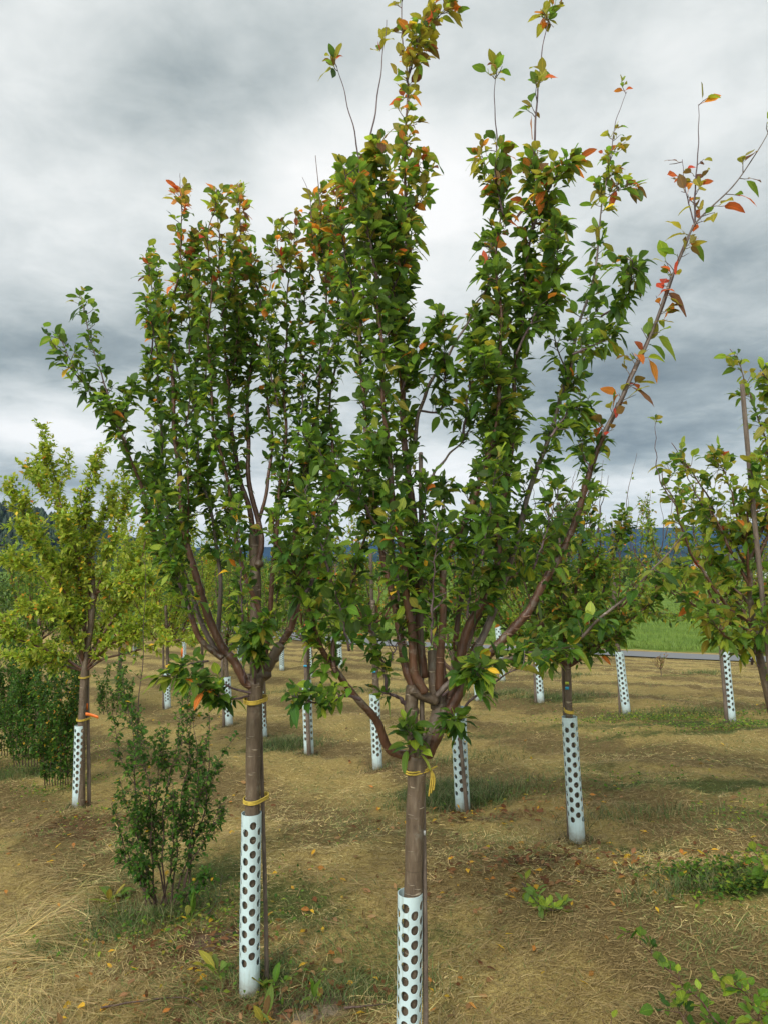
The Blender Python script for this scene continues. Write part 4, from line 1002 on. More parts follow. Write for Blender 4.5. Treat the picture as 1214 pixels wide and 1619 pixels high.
def edge_tree():
    b = base_at(1262, 1330, 3.75)
    t = Tree('fruit_tree', b, 'large leaved fruit tree cut by the right edge beside a tall leaning pole', 'tree', GRP, .068, OLIVE, False)
    t.trunk([(1262, 1330), (1232, 1180), (1205, 1060), (1190, 985), (1184, 900), (1188, 840)], .028, .012, bumps=.05); t.fin_trunk()
    B = lambda px, r, d1, lv=((.12, 1., .9),), side=2, dens=62, m=None: t.branch(px, r, .0018, d1, leaves=lv, dens=dens, side=side, twig=(.02, .09), mat_=m, per=(3, 5))
    B([(1190, 985), (1150, 960), (1115, 910), (1085, 860), (1068, 800), (1050, 765), (1045, 742)], .010, -.1, ((.15, .8, .7),))
    B([(1192, 1000), (1150, 985), (1110, 965), (1075, 940), (1050, 925)], .009, -.2)
    B([(1196, 1030), (1165, 1020), (1140, 1000), (1120, 975)], .008, -.3)
    B([(1186, 930), (1160, 880), (1135, 830), (1115, 780), (1085, 735), (1060, 700)], .009, .1, ((.2, .85, .8),))
    B([(1186, 900), (1165, 820), (1150, 760), (1130, 725)], .008, .0)
    B([(1188, 880), (1215, 790), (1210, 700), (1190, 640), (1172, 585), (1153, 552)], .008, .15, ((.1, 1., .75),), 0)
    B([(1190, 900), (1230, 800), (1240, 700), (1225, 620), (1200, 585)], .009, -.1)
    B([(1192, 960), (1230, 900), (1260, 820), (1262, 720)], .009, .1)
    B([(1186, 940), (1180, 860), (1185, 780), (1205, 730)], .008, -.2)
    B([(1188, 960), (1160, 930), (1110, 890), (1070, 900)], .007, .3)
    B([(1195, 1010), (1170, 960), (1140, 920), (1120, 860), (1100, 830)], .007, .3)
    B([(1190, 960), (1212, 940), (1240, 950)], .007, -.3)
    B([(1206, 1060), (1190, 1045), (1168, 1030), (1152, 1008)], .005, -.1, ((.3, 1., .5),), 0)
    B([(1210, 1080), (1240, 1050), (1260, 1010)], .006, .1)
    B([(1188, 1050), (1200, 1000), (1225, 990)], .005, -.2)
    B([(1184, 900), (1150, 850), (1100, 800), (1080, 770)], .007, .4, ((.2, .9, .8),))
    t.branch([(1068, 800), (1045, 765), (1037, 730), (1035, 668)], .003, .0012, -.1, -.1, leaves=((.97, 1., 1.),), dens=30, side=0)
    t.branch([(1110, 800), (1085, 750), (1073, 700)], .003, .0012, .05, .05, leaves=((.3, 1., .2),), dens=30, side=0)
    t.crown()
    return b
bN = edge_tree()

# rest of the orchard: (name, base x, base y, distance, fork, top, half width, label, leaf, palette, options)
gen_tree('fruit_tree', 1155, 1143, 7.3, (1140, 985), (1110, 775), 1.1, 'sparse fruit tree by the road behind the leaning pole at the right', .05, OLIVE, nl=14, dens=40, bare=3, seed=21, low=6)
gen_tree('fruit_tree', 990, 1130, 8.2, (970, 985), (972, 785), .92, 'fruit tree with bare upright twigs above its crown, just before the grey road', .05, OLIVE, nl=16, dens=46, bare=9, seed=22, low=7)
gen_tree('fruit_tree', 597, 1226, 6.27, (591, 1000), (585, 800), .62, 'slim fruit tree seen between the two large trees', .05, OLIVE, nl=10, dens=40, bare=1, seed=23, low=3)
gen_tree('fruit_tree', 731, 1272, 5.0, (718, 1075), (720, 830), .40, 'reddish trunked fruit tree right behind the centre tree', .05, GREENS, nl=8, dens=37, bare=1, seed=24)
gen_tree('fruit_tree', 488, 1190, 6.98, (485, 1015), (480, 830), .42, 'small fruit tree with a dense head and blue stake tag, between the two large trees', .05, GREENS, nl=9, dens=51, seed=25, low=3)
gen_tree('fruit_tree', 853, 1112, 9.0, (845, 990), (835, 805), .75, 'fruit tree close before the road, partly hidden by the colour tagged tree', .05, OLIVE, nl=14, dens=44, bare=3, seed=26, low=6)
gen_tree('fruit_tree', 360, 1150, 9.1, (357, 1030), (350, 840), .55, 'fruit tree standing behind the vase shaped tree', .045, GREENS, nl=9, dens=40, seed=27, low=3)
gen_tree('fruit_tree', 266, 1120, 11.6, (265, 1020), (255, 775), 1.05, 'wide yellowing fruit tree behind the bushy yellow green one', .06, YELLOWG, nl=19, dens=61, seed=28, low=6, per=(4, 6))
gen_tree('fruit_tree', 418, 1165, 8.2, (415, 1050), (420, 880), .45, 'slight fruit tree hidden behind the brown trunk of the vase shaped tree', .045, GREENS, nl=7, dens=37, seed=29, low=2)
gen_tree('fruit_tree', 538, 1056, 16.2, (537, 1000), (540, 880), .9, 'distant fruit tree with leaning guard left of the centre tree', .06, OLIVE, nl=9, dens=34, seed=30, low=3)
gen_tree('fruit_tree', 446, 1060, 15.6, (447, 1005), (450, 870), .9, 'distant fruit tree whose guard shows right of the brown trunk', .06, GREENS, nl=9, dens=34, seed=31, low=3)
gen_tree('fruit_tree', 793, 1055, 12.3, (785, 965), (790, 850), .8, 'fruit tree in front of the road, half hidden by the thick right limb', .05, OLIVE, nl=9, dens=34, bare=3, seed=32, low=2)
gen_tree('fruit_tree', 756, 1098, 9.5, (751, 1000), (750, 845), .5, 'slim fruit tree right behind the low right limbs of the centre tree', .045, GREENS, nl=8, dens=34, bare=2, seed=33)
gen_tree('fruit_tree', 214, 1040, 24, (214, 990), (215, 880), 1.5, 'far fruit tree below the low branch, left of the thin whip', .07, YELLOWG, nl=10, dens=30, seed=34, low=4)
gen_tree('fruit_tree', 292, 1040, 22, (292, 990), (300, 870), 1.4, 'far dark green fruit tree with orange marked stake', .07, GREENS, nl=11, dens=34, seed=35, low=4)
gen_tree('fruit_tree', 494, 1068, 14, (490, 1005), (500, 860), .8, 'fruit tree behind the small dense headed one', .055, OLIVE, nl=9, dens=34, seed=36, low=3)
gen_tree('fruit_tree', 640, 1045, 18, (640, 985), (650, 880), 1.0, 'far fruit tree behind the centre trunk near the road', .06, OLIVE, nl=9, dens=34, seed=37, low=3)
gen_tree('fruit_tree', 380, 1045, 19, (380, 990), (385, 870), 1.2, 'far fruit tree seen between the limbs of the vase shaped tree', .06, GREENS, nl=10, dens=34, seed=38, low=3)
gen_tree('fruit_tree', 100, 1050, 20, (100, 990), (100, 880), 1.6, 'far fruit tree behind the trunk top of the bushy yellow green one', .07, GREENS, nl=10, dens=30, seed=39, low=4)
gen_tree('fruit_tree', 60, 1112, 10.5, (60, 1020), (70, 850), .95, 'leafy green fruit tree behind the hedge, left of the left edge trunk', .055, GREENS, nl=14, dens=52, seed=91, low=7)
gen_tree('fruit_tree', 190, 1100, 12.8, (190, 1018), (195, 850), .95, 'light green fruit tree close behind the right side of the bushy yellow green one', .06, lambda q, n: pick([(YG, 2), ((.2, .3, .03), 4), (MG, 4), (YE, .2)], n), nl=15, dens=52, seed=92, low=7)
gen_tree('fruit_tree', 320, 1085, 14.5, (320, 1018), (325, 855), .95, 'olive green fruit tree low behind the left limbs of the vase shaped tree', .06, OLIVE, nl=13, dens=46, seed=93, low=6)
EXTRA = [(330, 1040, 26, 1.4, 862, OLIVE, 'behind the lowest left limbs of the vase shaped tree'), (430, 1032, 28, 1.5, 866, YELLOWG, 'in the gap right of the brown trunk'), (520, 1030, 27, 1.3, 872, OLIVE, 'in the gap between the two big trees'),
         (585, 1036, 22, 1.1, 866, GREENS, 'directly left of the centre trunk'), (690, 1034, 21, 1.1, 868, OLIVE, 'directly right of the centre leader'), (745, 1035, 20, 1.0, 862, GREENS, 'right of the centre limbs before the road'),
         (825, 1036, 19, .95, 858, OLIVE, 'before the road left of the colour tagged tree'), (925, 1040, 18, .85, 862, OLIVE, 'before the road right of the colour tagged tree'), (160, 1038, 27, 1.6, 868, YELLOWG, 'right of the left edge trunk'), (30, 1045, 25, 1.5, 870, GREENS, 'behind the hedge at the left edge')]
for k_, (x, y, Z, rx, tp_, pal_, w_) in enumerate(EXTRA):
    gen_tree('fruit_tree', x, y, Z, (x, y - 55), (x + 4, tp_), rx, 'small far fruit tree ' + w_, .07, pal_, nl=10, dens=32, seed=80 + k_, low=5, bare=k_ % 3)

# guards, stakes and ties: (base x, y, top x, y, distance, width px, label)
for (x, y, x2, y2, Z, w, lab) in [
    (645, 1700, 648, 1411, 2.46, 41, 'large perforated guard on the nearest trunk, running out of the bottom edge'),
    (395, 1556, 398, 1285, 2.97, 33, 'tall perforated guard on the brown trunk left of centre, second largest'),
    (123, 1280, 127, 1147, 6.03, 16, 'perforated guard with a dirt flecked foot at the left beside the shrubs'),
    (912, 1329, 899, 1133, 4.1, 25, 'leaning perforated guard on the colour tagged trunk, third largest in view'),
    (1155, 1144, 1144, 1030, 7.3, 15, 'perforated guard furthest right, with a stake on its left'),
    (990, 1130, 978, 1030, 8.2, 14, 'leaning perforated guard whose top meets the grey road'),
    (597, 1227, 592, 1098, 6.27, 16, 'perforated guard just left of the centre trunk'),
    (731, 1272, 724, 1118, 5.0, 24, 'perforated guard split by a stake, right of the centre trunk'),
    (489, 1191, 485, 1075, 6.98, 15, 'perforated guard split by a stake, between the two large trunks'),
    (854, 1113, 848, 1022, 9.0, 12, 'perforated guard under the low right branch'),
    (363, 1150, 359, 1070, 9.1, 12, 'perforated guard directly left of the brown trunk'),
    (266, 1121, 264, 1062, 11.6, 10, 'small perforated guard above the shrub, second from the left edge'),
    (418, 1166, 414, 1085, 8.2, 11, 'narrow perforated guard peeping out right of the brown trunk'),
    (539, 1056, 536, 1014, 16.2, 8, 'small distant guard left of the long low limb'),
    (446, 1061, 446, 1020, 15.6, 8, 'small distant guard right of the top of the brown trunk'),
    (794, 1056, 786, 990, 12.3, 9, 'far perforated guard crossing the grey road'),
    (756, 1099, 751, 1022, 9.5, 12, 'perforated guard behind the thin low whip'),
    (492, 1068, 489, 1020, 14, 8, 'distant guard just above the stake split one'),
    (214, 1041, 214, 1022, 24, 6, 'tiny far guard at the left beyond the low branch'),
    (292, 1041, 292, 1015, 22, 6, 'tiny far guard with orange mark beside it'),
    (380, 1046, 379, 1012, 19, 7, 'tiny far guard between the forks of the vase shaped tree')]:
    b = base_at(x, y, Z); a = b - np.array([0, 0, .015]); p2 = PY(x2, y2, b[1])
    make_guard(a, p2, w / F * Z, lab, cols=8)
for (x, y, x2, y2, Z, r, dz, lab) in [
    (672, 1700, 665, 716, 2.46, .0085, .012, 'tall thin brown stake rising through the centre tree to the right of its trunk'),
    (419, 1555, 412, 1040, 2.97, .0085, .05, 'thin stake on the right of the brown trunk'),
    (137, 1278, 140, 1040, 6.03, .014, .05, 'stake at the right of the left edge trunk'),
    (903, 1328, 882, 795, 4.1, .012, .06, 'tall brown stake left of the colour tagged trunk'),
    (1146, 1143, 1137, 1000, 7.3, .018, -.03, 'grey stake left of the guard furthest right'),
    (1228, 1290, 1173, 608, 3.7, .013, -.08, 'tall leaning pole standing in the tree at the right edge'),
    (981, 1122, 967, 830, 8.2, .012, .05, 'tall stake left of the guard by the road'),
    (597, 1220, 586, 870, 6.27, .017, .10, 'brown stake behind the guard left of the centre trunk'),
    (735, 1272, 722, 1100, 5.0, .013, -.09, 'stake in front of the split guard right of the centre trunk'),
    (490, 1192, 483, 1022, 6.98, .019, -.08, 'stake in front of the split guard between the two large trunks'),
    (846, 1110, 843, 1000, 9.0, .018, .0, 'stake left of the guard under the low right branch'),
    (355, 1150, 352, 1040, 9.1, .018, -.02, 'stake at the left of the guard beside the brown trunk'),
    (259, 1121, 259, 1010, 11.6, .018, .0, 'stake beside the small guard above the shrub'),
    (530, 1055, 531, 850, 16.2, .022, .0, 'thin far stake rising before the blue hills'),
    (700, 1045, 701, 765, 9.8, .012, .0, 'thin tall stake showing against the sky right of the centre leader'),
    (289, 1041, 288, 1008, 22, .03, .0, 'far stake with an orange painted top')]:
    b = base_at(x, y, Z); b = np.array([b[0], b[1] + dz, g1(b[0], b[1] + dz) - .03])
    make_stake(b, PY(x2, y2, b[1]), r, lab)
def tie(x, y, Z, r1, xs, dzs, lab, loose=0, turns=3, m='twine'):
    Yb = base_at(*Z)[1]; return make_tie(PY(x, y, Yb), r1, PY(xs, y, Yb + dzs), lab, loose, m, turns)
Z0, Z1, ZL, ZR = (645, 1700, 2.46), (396, 1555, 2.97), (123, 1280, 6.03), (912, 1330, 4.1)
tie(656, 1217, Z0, .030, 668, .012, 'yellow twine with long hanging ends tied below the centre fork', .085, 2)
tie(401, 1107, Z1, .034, 413, .04, 'yellow twine wound twice right under the fork of the brown trunk', 0, 4)
tie(400, 1264, Z1, .033, 415, .045, 'yellow twine tied just above the guard of the brown trunk', 0, 3)
tie(130, 1137, ZL, .036, 139, .05, 'twine above the guard of the left edge tree', 0, 3)
tie(133, 1070, ZL, .034, 139, .05, 'twine under the fork of the left edge tree', 0, 2)
tie(899, 1124, ZR, .022, 896, .05, 'twine with a hanging end on the colour tagged trunk', .05, 4)
tie(484, 1048, (489, 1191, 6.98), .022, 484, -.07, 'small twine tie below the dense head between the large trees', 0, 2)
tie(1140, 1020, (1155, 1144, 7.3), .026, 1138, -.03, 'twine on the far right trunk just above the road guard', 0, 2)
def flat_tag(name, c, wx, hz, material, label, cat, tilt=0., curl=.0):
    """small bent strip with thickness"""
    n = 7; f = np.linspace(-.5, .5, n); V = []
    for a in f:
        yy = -curl * (a * a) * 4 * wx * .2
        for zz in (-.5, .5):
            for th in (0, .0012): V.append((wx * a, yy + th, hz * zz + wx * a * tilt))
    Q = []
    for i in range(n - 1):
        a = i * 4; b = a + 4
        Q += [(a, b, b + 2, a + 2), (a + 1, a + 3, b + 3, b + 1), (a, a + 1, b + 1, b), (a + 2, b + 2, b + 3, a + 3)]
    Q += [(0, 2, 3, 1), (4 * n - 4, 4 * n - 3, 4 * n - 1, 4 * n - 2)]
    o = mesh_np(name, V, Q, M[material]); o.location = tuple(c); tag(o, label, cat); return o
YL = bL[1]; YR = bR[1]
o = flat_tag('ribbon', PY(147, 1131, YL - .03), .105, .024, 'orange', 'orange ribbon blowing out from the trunk of the left edge tree', 'ribbon', -.28, .6)
o = flat_tag('ribbon', PY(138, 1117, YL + .02), .018, .05, 'orange', 'short red orange tape stuck on the stake of the left edge tree', 'ribbon', 0, .2)
flat_tag('tag', PY(895.5, 1080, YR - .034), .020, .014, 'lime', 'small lime green tag on the trunk right of centre', 'tag', 0, 1.)
flat_tag('tag', PY(895.5, 1088, YR - .034), .020, .016, 'blue', 'small blue tag on the trunk right of centre, below the lime one', 'tag', 0, 1.)
flat_tag('tag', PY(483, 1053, base_at(489, 1191, 6.98)[1] - .105), .030, .018, 'blue', 'small blue tag on the stake between the two large trees', 'tag', 0, 1.)
flat_tag('tag', PY(591, 1062, base_at(597, 1227, 6.27)[1] - .045), .030, .018, 'blue', 'small blue tag on the slim tree left of the centre trunk', 'tag', 0, 1.)
flat_tag('tag', PY(669, 1317, b0[1] - .002), .012, .016, 'white', 'small white tag on the tall stake of the centre tree', 'tag', 0, 1.)
flat_tag('ribbon', PY(288.5, 1030, base_at(292, 1041, 22)[1] - .04), .06, .30, 'orange', 'orange mark on the far stake seen through the left limbs', 'ribbon', 0, .6)

def foot_grass():
    """uncut grass and trapped litter round every trunk foot"""
    Xs = []; Ys = []; Ls = []
    for p in GB:
        n = int(260 if p[1] < 10 else 90); a = rng.uniform(0, 6.28, n); r = .05 + np.abs(rng.normal(0, .06, n))
        Xs.append(p[0] + r * np.cos(a)); Ys.append(p[1] + r * np.sin(a)); Ls.append(rng.uniform(.025, .10, n) * np.exp(-(r - .05) * 5))
    X, Y, L = map(np.concatenate, (Xs, Ys, Ls)); N = len(X); th = rng.uniform(0, 6.28, N)
    c = np.array([.09, .12, .03]) * rng.uniform(.4, 1.5, (N, 1)); d = rng.random(N) < .55; c[d] = np.array([.34, .25, .11]) * rng.uniform(.3, 1.2, (d.sum(), 1))
    o = blades('foot_grass', X, Y, L, rng.uniform(.002, .0035, N) * (1 + Y * .06), np.cos(th), np.sin(th), rng.uniform(.3, 1.4, N), c, bend=.6)
    tag(o, 'uncut grass standing close round the foot of every tree guard', 'grass', kind='stuff')
foot_grass()
# ------------------------------------------------------------------ shrubs
def shrub(name, label, x, y, Z, stems, L, pal, dens=60, simple=True, r=.007, side=2, per=(3, 5), cat='shrub', group=None, upb=.3):
    b = base_at(x, y, Z)
    t = Tree(name, b, label, cat, group, L, pal, simple)
    for (px, d, lv) in stems:
        t.branch(px, r, .0012, d, leaves=lv, dens=dens, mat_='twig', k=5, per=per, twig=(.01, .07), part='stem', side=side, upb=upb)
    t.crown(wr=.62); return b
SHR = lambda q, n: pick([((.028, .085, .010), 5), ((.05, .13, .015), 4), ((.11, .21, .03), 1.2), (YE, .10)], n)
shrub('shrub', 'open many stemmed shrub with small dark leaves, left of the brown trunk', 262, 1432, 3.85, [
    ([(232, 1432), (222, 1330), (214, 1230), (218, 1150), (228, 1000), (231, 872)], .1, ((.15, .55, .9), (.6, 1., .18))),
    ([(245, 1435), (240, 1330), (236, 1240), (214, 1180), (208, 1110)], -.1, ((.2, 1., .8),)),
    ([(262, 1436), (258, 1340), (262, 1260), (282, 1170), (290, 1080)], .05, ((.2, 1., .8),)),
    ([(270, 1436), (280, 1350), (286, 1270), (300, 1200), (300, 1130), (296, 1085)], .15, ((.2, 1., .6),)),
    ([(290, 1430), (300, 1350), (308, 1280), (335, 1220), (372, 1165)], -.05, ((.3, 1., .7),)),
    ([(300, 1425), (303, 1340), (312, 1260), (312, 1190), (305, 1130)], .1, ((.3, .8, .7),)),
    ([(250, 1430), (230, 1360), (205, 1290), (190, 1235)], -.15, ((.3, 1., .9),)),
    ([(240, 1430), (215, 1380), (195, 1330), (178, 1270)], .0, ((.3, 1., .8),)),
    ([(285, 1432), (300, 1370), (330, 1320), (350, 1270)], .0, ((.3, 1., .9),)),
    ([(265, 1430), (250, 1360), (245, 1300), (250, 1230), (244, 1160)], .1, ((.2, 1., .9),)),
    ([(275, 1430), (290, 1380), (322, 1290), (331, 1200), (330, 1075)], .25, ((.1, .5, .7), (.75, .95, .5))),
    ([(255, 1430), (270, 1380), (275, 1320), (275, 1240)], -.1, ((.2, 1., 1.0),)),
    ([(248, 1430), (225, 1390), (215, 1345)], -.25, ((.1, 1., 1.1),)),
    ([(280, 1432), (312, 1400), (335, 1385)], -.2, ((.1, 1., 1.),))], .027, SHR, dens=112, simple=False, r=.0045, side=4)
def hedge_shrub(label, x, y, Z, hpx, wpx, n, seed, pal=SHR, L=.034):
    r = np.random.default_rng(seed); st = []
    for i in range(n):
        a = (i + .5) / n * 2 - 1; ox = a * wpx * .38; tx = a * wpx * .65 + r.uniform(-22, 22); h = hpx * r.uniform(.5, 1.08) * (1 - .2 * a * a)
        st.append(([(x + ox, y), (x + ox * 1.2 + r.uniform(-3, 3), y - h * .3), (x + tx * .8 + r.uniform(-5, 5), y - h * .65), (x + tx, y - h)], r.uniform(-.3, .3), ((.05, 1., 1.),)))
    shrub('shrub', label, x, y, Z, st, L, pal, dens=85, side=5, r=.0038, per=(4, 6), group='leafy shrubs in the hedge at the left edge')
hedge_shrub('tallest dark shrub cut by the left edge below the yellow green crown', 8, 1195, 8.2, 225, 90, 15, 1)
hedge_shrub('dark green shrub in the hedge, between the edge one and the one by the guard', 55, 1212, 7.4, 230, 90, 15, 2)
hedge_shrub('dark green shrub with yellow leaves right beside the left edge guard', 98, 1242, 6.7, 235, 75, 14, 3, lambda q, n: pick([((.03, .09, .012), 4), ((.055, .14, .018), 4), ((.10, .2, .03), 1), (YE, .4), (OR, .1)], n))
hedge_shrub('small shrub behind the left edge trunk, right of it', 178, 1130, 9.5, 75, 60, 7, 4)
hedge_shrub('low shrub at the foot of the hedge on the far left', -60, 1215, 7.6, 200, 110, 12, 5)

def bramble(label, Z, canes, L, n):
    b = base_at(*Z)
    t = Tree('bramble', b, label, 'bramble', None, L, lambda q, m: pick([(MG, 4), (LG, 3), (DG, 2), (OL, .4)], m))
    for px, d0, d1, lv in canes:
        t.branch(px, .0032, .001, d1, d0, leaves=lv, dens=n, mat_='limb', k=6, per=(2, 3), twig=(.015, .04), part='cane', side=0)
    t.crown(wr=.78, droop=.2); return t
bramble('arching bramble cane with round green leaves in the bottom right corner', (1160, 1680, 2.3), [
    ([(1175, 1690), (1130, 1612), (1085, 1562), (1040, 1520), (1010, 1490), (992, 1472)], .0, .0, ((.1, 1., 1.),)),
    ([(1190, 1690), (1205, 1640), (1190, 1590), (1160, 1553), (1140, 1540)], .0, -.1, ((.2, 1., 1.1),)),
    ([(1130, 1690), (1095, 1630), (1070, 1600), (1040, 1600)], .0, .1, ((.2, 1., 1.2),)),
    ([(1230, 1700), (1225, 1620), (1185, 1570), (1170, 1560)], .0, .1, ((.2, 1., 1.3),)),
    ([(1190, 1690), (1160, 1640), (1120, 1610)], .0, .1, ((.1, 1., 1.6),)), ([(985, 1680), (975, 1640), (950, 1612)], .0, .0, ((.3, 1., .6),))], .04, 42)
bramble('bramble shoot with round leaves coming in from the right edge', (1240, 1430, 3.1), [
    ([(1245, 1430), (1225, 1390), (1200, 1362), (1186, 1352)], 0, 0, ((.1, 1., 1.),)), ([(1245, 1430), (1225, 1380), (1212, 1345)], 0, 0, ((.1, 1., 1.),))], .045, 40)
# cut leafy twig lying in the grass
def fallen(label, pxs, L, dens, pal, r=.003):
    pts = np.array([gpt(*p) for p in pxs]); pts[:, 2] += .02
    b = pts[0].copy(); t = Tree('fallen_branch', b, label, 'branch', None, L, pal)
    t.branch3(cr(pts, 6), r, .001, ((.05, 1., 1.),) if dens else (), dens or 1, 'twig', None, None, 5, (2, 3), (.01, .04), 'stem', 0, .002, .25)
    if dens: t.crown(droop=.15)
fallen('cut twig with pale green wilting leaves lying on the mown grass, bottom centre right', [(825, 1412), (848, 1440), (875, 1452), (898, 1442)], .055, 60, lambda q, n: pick([(LG, 3), ((.16, .26, .06), 4), (MG, 1)], n))
fallen('bare grey twig lying on the ground at the bottom left', [(160, 1610), (220, 1600), (290, 1592), (322, 1592)], .04, 0, SHR, .004)
fallen('bare twig lying by the foot of the centre guard', [(545, 1612), (585, 1600), (622, 1582)], .04, 0, SHR, .0045)
fallen('thin dead stick propped at the foot of the shrub', [(325, 1462), (345, 1425), (352, 1395)], .04, 0, SHR, .004)
# dock weeds at the feet of shrub and trunk
def weed(label, x, y, Z, n, L, pal, seed):
    global rng
    keep = rng; rng = np.random.default_rng(seed)
    b = base_at(x, y, Z); t = Tree('weed', b, label, 'weed', 'broad leaved weeds at the feet of trees', L, pal)
    d = rng.normal(0, .5, (n, 3)); d[:, 2] = rng.uniform(.5, 1.3, n)
    t.LV.add(b + rng.normal(0, .012, (n, 3)) * (1, 1, .2), d, L * rng.uniform(.5, 1.2, n), pal(None, n))
    o = t.LV.build('foliage', M['leaf'], t.root, b, wr=.3, droop=.4); rng = keep
WP = lambda q, n: pick([(MG, 4), ((.13, .19, .04), 4), (OL, 1.5), (BR, .8)], n)
for i, (x, y, Z, L, n, lab) in enumerate([(178, 1395, 4.1, .16, 9, 'broad pale weed left of the open shrub'), (345, 1545, 3.1, .10, 8, 'narrow leaved weed just left of the tall guard'), (425, 1560, 2.95, .11, 9, 'grassy weed right of the tall guard foot'),
        (300, 1455, 3.7, .12, 8, 'pale dock weed before the open shrub'), (330, 1520, 3.2, .08, 7, 'small weed on the bare soil left of the tall guard'), (420, 1600, 2.7, .10, 8, 'weed among brown leaves at the bottom, left of the centre guard'), (500, 1560, 2.85, .09, 8, 'grassy weed between the two front guards')]):
    weed(lab, x, y, Z, n, L, WP, 60 + i)
# dry stalk plant in the far field
gen_tree('dead_weed', 1044, 1075, 12.5, (1044, 1060), (1042, 1035), .12, 'dry brown stalked weed standing between the two guards near the road', .035, lambda q, n: pick([(BR, 3), ((.25, .15, .08), 3), (MG, 1)], n), nl=5, dens=30, trunk_r=.008, seed=70, cat='weed', group=None, nside=1)

# ------------------------------------------------------------------ beyond the road: hedge trees and houses
def far_tree(x, Z, top, rx, seed, label, pal):
    r = np.random.default_rng(seed)
    px = P(x, 900, Z); b = np.array([px[0], px[1], g1(px[0], px[1])]); tp = PY(x, top, px[1]); H = tp[2] - b[2]
    root = empty('hedgerow_tree', b); tag(root, label, 'tree', 'trees far beyond the meadow')
    T = Tubes(); T.add(np.array([[0, 0, -.1], [0, 0, H * .3], [0, 0, H * .6]]), np.array([.2, .16, .06]) * H / 6, 6)
    for k in range(6):
        a = r.uniform(0, 6.28); T.add(np.array([[0, 0, H * .22], [math.cos(a) * rx * .3, math.sin(a) * rx * .3, H * .45], [math.cos(a) * rx * .6, math.sin(a) * rx * .6, H * .7]]), np.array([.09, .06, .03]) * H / 6, 4)
    T.build('trunk', M['trunk'], root)
    LV = Leaves(True); n = 2600
    cl = r.normal(0, 1, (46, 3)); cl = cl / np.linalg.norm(cl, axis=1)[:, None] * r.uniform(.4, 1., (46, 1)) ** .5
    c = cl[r.integers(0, 46, n)] + r.normal(0, .17, (n, 3))
    pos = b + c * np.array([rx, rx, H * .5]) + np.array([0, 0, H * .48])
    k = pos[:, 2] > b[2] + .02; pos = pos[k]; n = len(pos)
    LV.add(pos, r.normal(0, 1, (n, 3)), np.full(n, H * .075) * r.uniform(.6, 1.3, n), pal(None, n) * (.75 + .5 * r.random((n, 1))))
    LV.build('crown', M['far_leaf'], root, b, wr=.7)
DK = lambda q, n: pick([((.02, .05, .012), 5), ((.035, .08, .016), 4), ((.06, .11, .02), 1)], n)
MDG = lambda q, n: pick([((.04, .09, .015), 5), ((.07, .13, .022), 4), ((.1, .16, .03), 1)], n)
HT = [(-40, 44, 905, 2.6, DK, 'tall dark green'), (35, 43, 912, 2.5, MDG, 'dense mid green'), (105, 42, 906, 2.4, DK, 'dense dark'), (175, 42, 908, 2.4, DK, 'deep green'), (240, 40, 912, 2.3, MDG, 'bushy mid green'), (305, 40, 904, 2.3, DK, 'dark bushy'), (375, 42, 908, 2.4, MDG, 'rounded bushy'), (445, 44, 906, 2.6, DK, 'thick dark'),
      (330, 95, 872, 2.4, DK, 'dark round'), (395, 110, 880, 3, MDG, 'mid green'), (455, 90, 884, 2.2, DK, 'low dark'), (505, 120, 878, 3.4, DK, 'broad dark'), (560, 100, 886, 2.6, MDG, 'small light'), (615, 115, 876, 3, DK, 'tall dark'),
      (670, 95, 884, 2.4, MDG, 'rounded mid green'), (735, 120, 880, 3.2, DK, 'wide dark'), (800, 105, 886, 2.6, DK, 'low spreading'), (865, 120, 878, 3.2, MDG, 'bright broad'), (930, 100, 884, 2.6, DK, 'compact dark'),
      (985, 120, 878, 3.4, DK, 'big dark'), (1060, 105, 886, 3, MDG, 'squat light green'), (1125, 120, 882, 3, DK, 'dull dark'), (1190, 100, 880, 2.8, MDG, 'lush green')]
where = ['cut by the left edge', 'at the left edge above the hedge', 'behind the left edge trunk', 'right of the left edge trunk', 'behind the wide yellowing tree', 'left of the vase shaped tree limbs', 'low behind the vase shaped tree', 'right of the brown trunk fork',
         'seen through the left limbs of the vase shaped tree', 'left behind the central leader of the vase shaped tree', 'under the right limbs of the vase shaped tree', 'in the gap between the two big trees', 'left of the centre tree limbs',
         'behind the left limbs of the centre tree', 'straight behind the centre leader', 'behind the right limbs of the centre tree', 'beyond the road right of the centre tree', 'behind the top of the colour tagged tree', 'right of the colour tagged tree',
         'behind the bare twigged tree', 'in the gap over the bright meadow', 'left of the leaning pole', 'at the right edge behind the pole']
for i, (x, Z, top, rx, pal, kind) in enumerate(HT): far_tree(x, Z, top, rx, 100 + i, kind + ' hedgerow tree ' + where[i], pal)
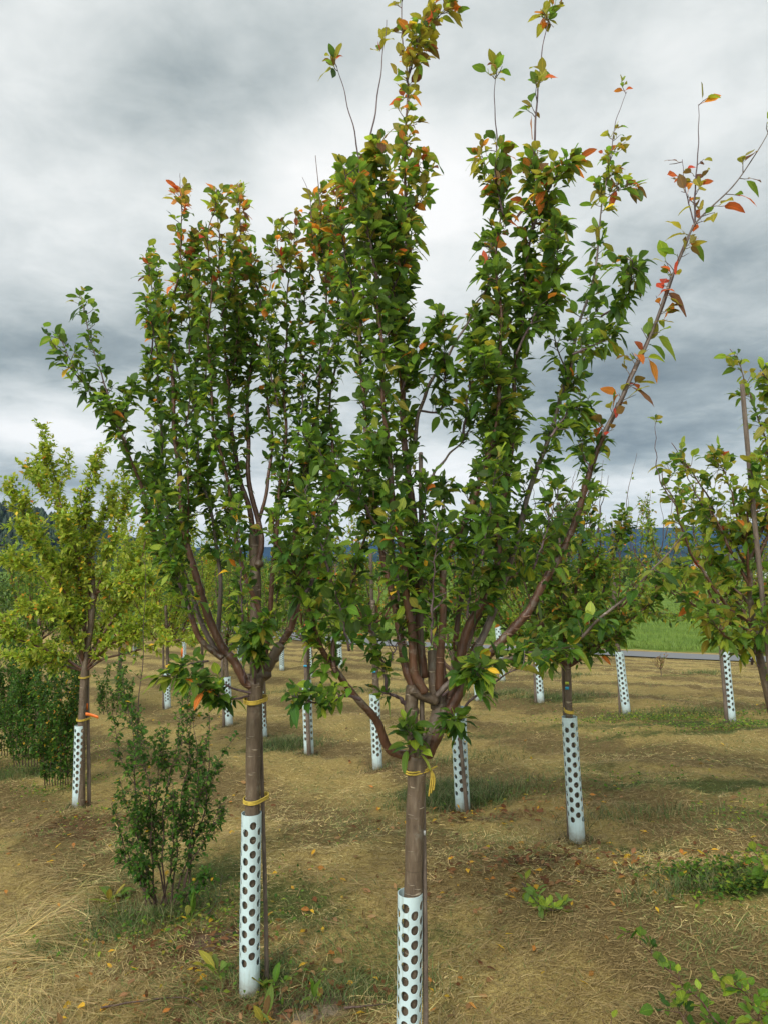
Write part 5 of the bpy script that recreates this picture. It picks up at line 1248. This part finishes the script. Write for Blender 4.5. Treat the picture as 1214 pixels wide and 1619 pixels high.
def house(x, Z, w, d, h, rot, label, wallc, roofc):
    px = P(x, 890, Z); b = np.array([px[0], px[1], g1(px[0], px[1])]); root = empty('house', b); tag(root, label, 'house', 'far houses beyond the meadow')
    root.rotation_euler = (0, 0, rot)
    mw = simple('house_wall', wallc, .8); mr_ = simple('roof_tiles', roofc, .7); mg = simple('window_glass', (.03, .035, .045), .1); mf = simple('window_frame', (.6, .6, .58), .5)
    W, D = w / 2, d / 2; rh = h * .55
    V = [(-W, -D, 0), (W, -D, 0), (W, D, 0), (-W, D, 0), (-W, -D, h), (W, -D, h), (W, D, h), (-W, D, h), (-W, 0, h + rh), (W, 0, h + rh)]
    me = bpy.data.meshes.new('wall'); me.from_pydata(V, [], [(0, 1, 5, 4), (1, 2, 6, 9, 5), (2, 3, 7, 6), (3, 0, 4, 8, 7)]); me.materials.append(mw)
    o = bpy.data.objects.new('wall', me); COL.objects.link(o); o.parent = root
    e = .35; s_ = rh / D
    V = []; Fc = []
    for sg in (-1, 1):
        n0 = len(V)
        for t_ in (.03, .18):
            V += [(-W - e, sg * (D + e), h - e * s_ + t_), (W + e, sg * (D + e), h - e * s_ + t_), (W + e, 0, h + rh + t_), (-W - e, 0, h + rh + t_)]
        Fc += [tuple(n0 + k for k in q) for q in ((0, 1, 2, 3), (4, 5, 6, 7), (0, 1, 5, 4), (1, 2, 6, 5), (2, 3, 7, 6), (3, 0, 4, 7))]
    me = bpy.data.meshes.new('roof'); me.from_pydata(V, [], Fc); me.materials.append(mr_)
    o = bpy.data.objects.new('roof', me); COL.objects.link(o); o.parent = root
    for k in range(4):
        x0 = -W + w * (k + .5) / 4 - .5
        fr = mesh_np('window', [(x0 - .1, -D - .05, 1.0), (x0 + 1.1, -D - .05, 1.0), (x0 + 1.1, -D - .05, 2.3), (x0 - .1, -D - .05, 2.3), (x0 - .1, -D + .02, 1.0), (x0 + 1.1, -D + .02, 1.0), (x0 + 1.1, -D + .02, 2.3), (x0 - .1, -D + .02, 2.3)],
                     [(0, 1, 2, 3), (0, 1, 5, 4), (3, 2, 6, 7), (0, 3, 7, 4), (1, 2, 6, 5)], mf, parent=root)
        mesh_np('pane', [(x0, -D - .06, 1.1), (x0 + 1., -D - .06, 1.1), (x0 + 1., -D - .06, 2.2), (x0, -D - .06, 2.2)], [(0, 1, 2, 3)], mg, parent=fr)
house(1150, 170, 13, 9, 4.2, .3, 'far grey roofed house glimpsed between leaves left of the leaning pole', (.45, .44, .42), (.05, .055, .07))
house(1225, 150, 10, 8, 3.6, -.2, 'far pale house with dark roof at the right edge behind the pole', (.6, .6, .58), (.07, .06, .06))

# ------------------------------------------------------------------ air between here and the hills
def haze():
    x, y0, y1, z0, z1 = 9500, -60, 14500, -30, 420
    V = [(a * x, b, c) for c in (z0, z1) for b in (y0, y1) for a in (-1, 1)]
    o = mesh_np('haze', V, [(0, 2, 3, 1), (4, 5, 7, 6), (0, 1, 5, 4), (2, 6, 7, 3), (0, 4, 6, 2), (1, 3, 7, 5)], bpy.data.materials.new('haze_air'))
    m = o.data.materials[0]; m.use_nodes = True; t = NT(m.node_tree)
    v = t.n('ShaderNodeVolumePrincipled', ins={'Color': (.30, .56, .98, 1), 'Density': HAZE})
    t.t.links.new(v.outputs[0], t.n('ShaderNodeOutputMaterial').inputs['Volume'])
    tag(o, kind='stuff')
HAZE = .00005
haze()
